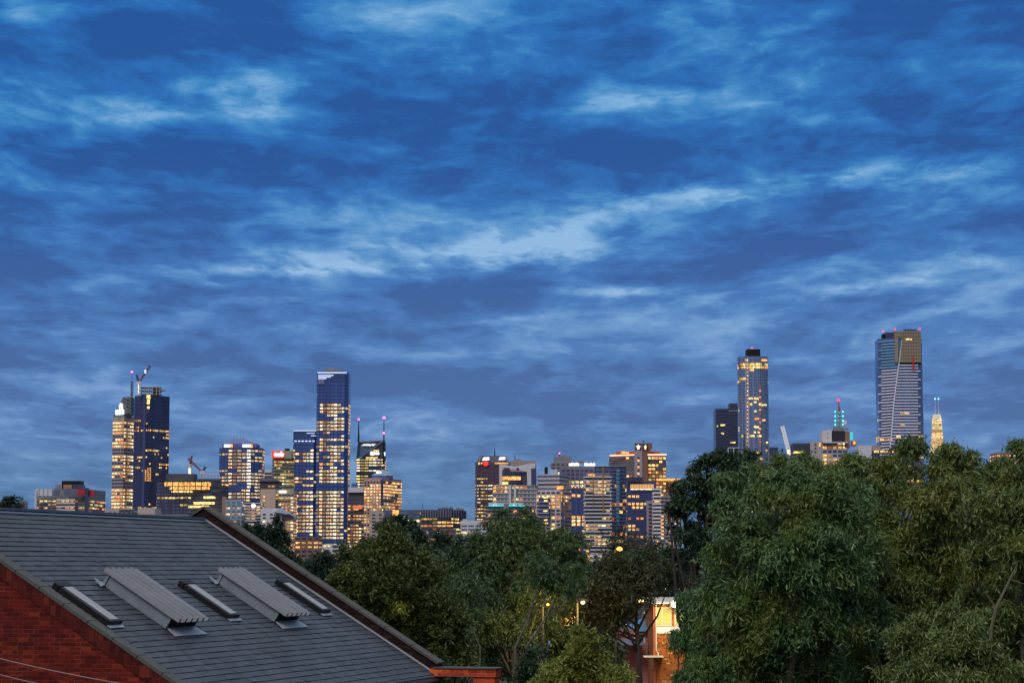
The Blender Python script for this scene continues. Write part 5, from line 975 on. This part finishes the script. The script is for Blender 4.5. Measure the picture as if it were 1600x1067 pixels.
tree('tallest weeping green tree in the middle of the right foreground mass', 1420, 690, 280, 50, 3.0, 'willow', 'mid', ncl=8600, nl=15, ll=.16, lw=.035, spray=.42, droop=.5, seed=7, hang=.28, rand=.7, tufts=6, tsz=1.05, tj=.55, fill=.08, lobes=[
    (1370, 757, 52, 34, 1), (1430, 740, 54, 36, 0), (1492, 740, 52, 36, 0), (1540, 760, 46, 36, 1), (1385, 810, 66, 50, 0), (1460, 800, 70, 54, -1), (1530, 835, 56, 50, 0), (1360, 890, 62, 55, 0), (1430, 890, 70, 58, -1), (1505, 910, 62, 56, -1), (1345, 980, 56, 56, 0), (1420, 985, 64, 56, -1), (1495, 1000, 62, 56, 0), (1400, 1050, 60, 40, 0), (1340, 1050, 50, 44, 0), (1535, 775, 44, 36, .5), (1550, 900, 44, 50, .5), (1486, 712, 18, 14, 1), (1412, 714, 20, 14, 1)], trunkr=.32)
tree('yellow-green weeping tree cut by the right edge of the frame', 1590, 705, 160, 42, 3.2, 'willow', 'pale', ncl=4300, nl=15, ll=.135, lw=.029, spray=.36, droop=.5, seed=9, hang=.28, rand=.7, tufts=6, tsz=1.05, tj=.55, fill=.08, lobes=[
    (1598, 745, 34, 34, 0), (1570, 800, 44, 40, 0), (1625, 790, 50, 50, 0), (1560, 870, 46, 44, 0), (1620, 880, 56, 55, -.5), (1545, 950, 40, 40, .5), (1590, 985, 56, 50, 0), (1640, 960, 50, 55, 0), (1560, 1050, 50, 44, 0), (1600, 712, 14, 20, 0)], trunkr=.16)
tree('olive weeping shrub low in front of the right hand trees', 1470, 940, 300, 36, 3.4, 'willow', 'mid', ncl=2400, nl=15, ll=.12, lw=.025, spray=.33, droop=.5, seed=12, hang=.3, rand=.7, tufts=6, tsz=1.05, tj=.55, fill=.08, lobes=[
    (1440, 1010, 32, 30, 0), (1500, 1000, 36, 30, 0), (1400, 1055, 40, 30, 0), (1460, 1060, 46, 36, -.5), (1535, 1050, 40, 36, 0), (1480, 965, 18, 18, .5), (1560, 1085, 50, 30, 0)], trunkr=.09, name='shrub', cat='shrub')
tree('drooping dark green branch of tree hanging over the orange brick flats', 1082, 960, 60, 58, 2.5, 'willow2', 'dark', ncl=1700, nl=14, ll=.16, lw=.026, spray=.32, droop=1, seed=14, hang=.6, tufts=7, lobes=[(1078, 985, 12, 14, 0), (1088, 955, 14, 20, 0), (1092, 1010, 18, 30, 0), (1082, 1055, 16, 22, 0), (1060, 1000, 7, 9, 0), (1076, 935, 10, 10, 0)], trunkr=.1)
tree('dense dark tree added behind the left weeping tree to darken its gaps', 1230, 742, 300, 62, 2.0, 'dark', 'dark', ncl=5200, nl=13, ll=.2, lw=.06, spray=.5, droop=.3, seed=15, nlobe=26, depth=.35, hang=.4, lobe=.3)  # backing tree added to make the foliage gaps dark
tree('dense dark tree added behind the tallest weeping tree to darken its gaps', 1480, 728, 290, 66, 2.0, 'dark', 'dark', ncl=5200, nl=13, ll=.2, lw=.06, spray=.5, droop=.3, seed=16, nlobe=26, depth=.35, hang=.4, lobe=.3)  # second backing tree, added for the same dark gaps
D = 40; t = thing('sapling', 'bare pale forked branch showing through the weeping foliage near the right edge', 'tree', (at(1545, 1000, D).x, D, 0)); m = MB(); P_ = [at(*q, D) for q in ((1548, 985), (1556, 950), (1578, 905), (1590, 880))]
m.tube([(P_[0].x, D, 0)]+P_, [.05, .035, .03, .02, .008], 7); m.tube([P_[2], at(1600, 912, D)], [.015, .006], 5); m.tube([P_[1], at(1540, 925, D)], [.018, .006], 5); m.build('trunk', mat('bark_straw', (.13, .12, .07), .9), t)
# middle trees
tree('broad olive green tree rising behind the brick parapet', 605, 832, 220, 78, 3.0, 'olive', 'dark', ncl=4600, nl=14, ll=.17, lw=.055, spray=.55, droop=.1, seed=21, hang=.15, lobes=[
    (605, 862, 34, 26, 0), (565, 890, 36, 26, 0), (640, 890, 38, 28, 0), (600, 915, 50, 34, -1), (550, 925, 34, 24, 0), (660, 935, 44, 34, 0), (610, 960, 50, 34, 0), (680, 985, 44, 34, 0), (640, 1000, 44, 30, 0), (530, 905, 20, 14, 0), (700, 1030, 40, 30, 0)], updir=.6)
tree('tallest dark teal gum tree in the middle, pale stems showing', 800, 804, 240, 96, 2.5, 'teal', 'pale', ncl=7200, nl=14, ll=.18, lw=.055, spray=.7, droop=.35, seed=23, hang=.4, lobes=[
    (800, 832, 40, 26, 1), (840, 850, 42, 30, 2), (760, 860, 40, 28, 0), (800, 880, 52, 34, 0), (870, 870, 38, 30, 2), (740, 905, 44, 32, 0), (790, 935, 56, 34, 0), (850, 920, 46, 34, 1), (720, 950, 40, 32, 0), (765, 985, 52, 34, -1), (830, 980, 44, 30, 2), (885, 900, 24, 22, 2), (740, 1025, 50, 32, 0), (880, 960, 26, 22, 3), (690, 900, 30, 26, 2), (705, 985, 36, 28, 1)], trunkr=.2)
for (p, q, r_, lab) in (((805, 1012), (838, 925), .055, 'pale leaning gum stem in front of the dark middle tree, thickest'), ((822, 1010), (868, 935), .04, 'thin pale gum stem leaning right beside the thickest one'), ((750, 1010), (722, 955), .04, 'thin pale gum stem leaning left in the middle trees')):
    D = 84; t = thing('sapling', lab, 'tree', (at(*p, D).x, D, 0)); a, b_ = at(*p, D), at(*q, D); m = MB()
    m.tube([(a.x, D, 0), a, a.lerp(b_, .5)+Vector((.08, 0, 0)), b_], [r_*1.4, r_, r_*.8, r_*.5], 7); m.tube([a.lerp(b_, .4), b_+Vector((.9, .3, .5))], [r_*.5, .02], 5); m.build('trunk', BARK['pale'], t)
    quads('crown', leaves([(b_.x+.2, D, b_.z+.6, .9, .8, .6)], 160, 14, .17, .05, .6, .4, int(p[0])), LM['teal'], t)
tree('dark green bushy tree between the olive tree and tallest gum', 705, 842, 120, 130, 4, 'far', 'dark', ncl=1900, nl=12, ll=.26, lw=.08, spray=.6, droop=.1, seed=25, nlobe=16, hang=.1, updir=.4)
tree('umbrella-topped dark tree in front of the blue-grey glass block', 622, 812, 60, 300, 8, 'far', 'dark', ncl=500, nl=12, ll=.55, lw=.2, spray=.8, droop=.05, seed=27, hang=.05, updir=.3, lobes=[(607, 825, 15, 6, 0), (622, 820, 18, 7, 0), (638, 825, 14, 6, 1), (622, 829, 22, 5, 0)])
tree('small dark rounded tree right of the umbrella-topped one', 655, 822, 44, 290, 6, 'far', 'dark', ncl=420, nl=12, ll=.5, lw=.2, spray=.7, droop=.05, seed=28, nlobe=8, hang=.05)
tree('dark tree below the wide finned block', 690, 828, 70, 270, 4, 'far', 'dark', ncl=700, nl=12, ll=.5, lw=.18, spray=.7, droop=.05, seed=29, nlobe=10, hang=.05)
tree('dark tree touching the white low building with the red sign', 742, 826, 60, 240, 4, 'far', 'dark', ncl=650, nl=12, ll=.45, lw=.17, spray=.7, droop=.05, seed=30, nlobe=10, hang=.05)
for i_, (x, yt, w_, DD, zl, lab) in enumerate([(378, 809, 44, 260, 6, 'dark tree just right of the parapet peak'), (408, 813, 34, 300, 7, 'smaller dark tree between the parapet peak and the twin-lobed one'), (432, 806, 46, 280, 6, 'dark twin-lobed tree below the white stepped-roof building'), (400, 840, 50, 230, 4, 'low dark tree near the parapet, under the twin-lobed one'), (455, 842, 60, 220, 3, 'dark tree below the shorter blue tower'), (500, 852, 60, 210, 3, 'dark tree below the tallest blue tower'), (468, 880, 60, 170, 2, 'low dark green tree against the parapet coping'),
        (543, 848, 36, 250, 4, 'slim dark tree between blue tower and pink granite tower bases'), (578, 838, 44, 260, 4, 'dark tree at the base of the pink granite tower'), (522, 880, 44, 180, 2, 'dark low tree left of the olive tree'), (20, 776, 56, 330, 8, 'dark treetop poking above the slate ridge at the left edge'), (910, 862, 60, 240, 3, 'dark tree at the foot of the royal blue glass tower'), (1010, 868, 70, 240, 3, 'dark green tree below the navy louvre tower'), (1042, 862, 50, 260, 3, 'dark tree beneath the lilac-grey apartments')]):
    tree(lab, x, yt, w_, DD, zl, 'far', 'dark', ncl=int(620+w_*4), nl=12, ll=.0017*DD, lw=.00062*DD, spray=.0026*DD, droop=.1, seed=40+i_, nlobe=10, hang=.1, updir=.35, lobe=.38)
tree('small lime green tree beside the parapet coping', 463, 872, 26, 110, 5, 'lime', 'mid', ncl=260, nl=12, ll=.18, lw=.07, spray=.4, droop=.1, seed=60, nlobe=7, hang=.1)
tree('grey-green bush behind the parapet coping left of the olive tree', 500, 893, 60, 95, 4, 'teal', 'dark', ncl=900, nl=12, ll=.16, lw=.055, spray=.4, droop=.1, seed=61, nlobe=10, hang=.1, name='bush', cat='bush')
tree('sparse brownish tree around the orange-red street lamp', 962, 828, 100, 210, 4, 'brown', 'mid', ncl=620, nl=10, ll=.30, lw=.10, spray=1.1, droop=.05, seed=62, nlobe=12, hang=.05, updir=.5, fill=.5)
tree('sparse brownish tree left of the lilac-grey apartments', 1003, 822, 70, 220, 4, 'brown', 'mid', ncl=420, nl=10, ll=.30, lw=.10, spray=1.1, droop=.05, seed=63, nlobe=10, hang=.05, updir=.5, fill=.5)
tree('wide brown-green tree with thick dark trunk in front of the blue roof', 985, 868, 190, 104, 4.6, 'brown', 'dark', ncl=3000, nl=13, ll=.20, lw=.06, spray=.6, droop=.2, seed=64, hang=.2, lobes=[
    (990, 892, 40, 20, 0), (945, 903, 34, 22, 0), (1025, 900, 40, 20, 1), (980, 915, 50, 24, 0), (930, 925, 30, 20, 0), (955, 945, 32, 20, 0), (905, 935, 22, 20, 1), (965, 950, 22, 16, 0), (1048, 905, 26, 18, 2), (925, 965, 26, 22, 1), (950, 975, 22, 18, 0)], lean=.32, trunkr=.14)
tree('dark leafy tree hiding the pale blue roof', 905, 905, 80, 112, 1.5, 'dark', 'dark', ncl=1500, nl=13, ll=.2, lw=.065, spray=.6, droop=.2, seed=65, nlobe=14, hang=.2)
tree('dark leafy tree in front of the terrace house, left of the thick trunk', 950, 965, 60, 118, 1.0, 'dark', 'dark', ncl=420, nl=13, ll=.2, lw=.065, spray=.6, droop=.2, seed=66, nlobe=8, hang=.2)
tree('pointed yellow-green shrub at the bottom, lit by street lamps', 912, 985, 90, 74, 2.6, 'lime', 'mid', ncl=1500, nl=13, ll=.16, lw=.045, spray=.4, droop=.15, seed=67, hang=.1, updir=.7, lobes=[(912, 1008, 16, 22, 0), (908, 1035, 26, 22, 0), (888, 1055, 30, 20, 0), (930, 1055, 26, 20, 0), (955, 1068, 24, 16, 0)], name='shrub', cat='shrub')
tree('round lime-green bush at the bottom edge left of the pointed shrub', 862, 1045, 70, 66, 3.2, 'lime', 'mid', ncl=900, nl=13, ll=.14, lw=.04, spray=.35, droop=.15, seed=68, nlobe=9, hang=.1, updir=.6, name='bush', cat='bush')
tree('low lime-green bush at the bottom edge right of the pointed shrub', 968, 1040, 60, 68, 3.2, 'lime', 'mid', ncl=700, nl=13, ll=.14, lw=.04, spray=.35, droop=.15, seed=69, nlobe=9, hang=.1, updir=.6, name='bush', cat='bush')
for i_, (x, yt, w_, DD, lm, lab) in enumerate([(560, 985, 120, 70, 'dark', 'dark bush mass just behind the lower parapet'), (840, 1010, 110, 80, 'dark', 'dark bush behind the brick corner pier'), (700, 1025, 110, 74, 'dark', 'dark bush above the brick corner pier'), (880, 985, 60, 98, 'dark', 'dark bush left of the pointed yellow-green shrub')]):
    tree(lab, x, yt, w_, DD, 1.5, lm, 'dark', ncl=1100, nl=13, ll=.16, lw=.055, spray=.5, droop=.1, seed=80+i_, nlobe=12, hang=.1, name='bush', cat='bush')
# far tree belt between the park and the city: too many crowns to count
rg = np.random.default_rng(99); lob = []
for k in range(420):
    dd = rg.uniform(320, 900); px = rg.uniform(-100, 1700); c_ = at(px, 880, dd); h = rg.uniform(4, 8.0+dd*.002); w = rg.uniform(4, 8); lob.append((c_.x, dd, h*.55, w, w, h*.5))
m_ = thing('treebelt', 'x', 'trees', (0, 300, 0)); q = quads('tree_belt', leaves(lob, 16000, 8, 1.3, .6, 1.6, .1, 98, .3, .2, .6, .1), LM['far'], m_)
q.parent = None; q.location = (0, 300, 0); bpy.data.objects.remove(m_); q['kind'] = 'stuff'; q['label'] = 'far belt of dark treetops between the park and the city'; q['category'] = 'trees'
for o in bpy.data.objects:
    for k_ in ('org', 'z1', 'foot', 'D'):
        if k_ in o: del o[k_]
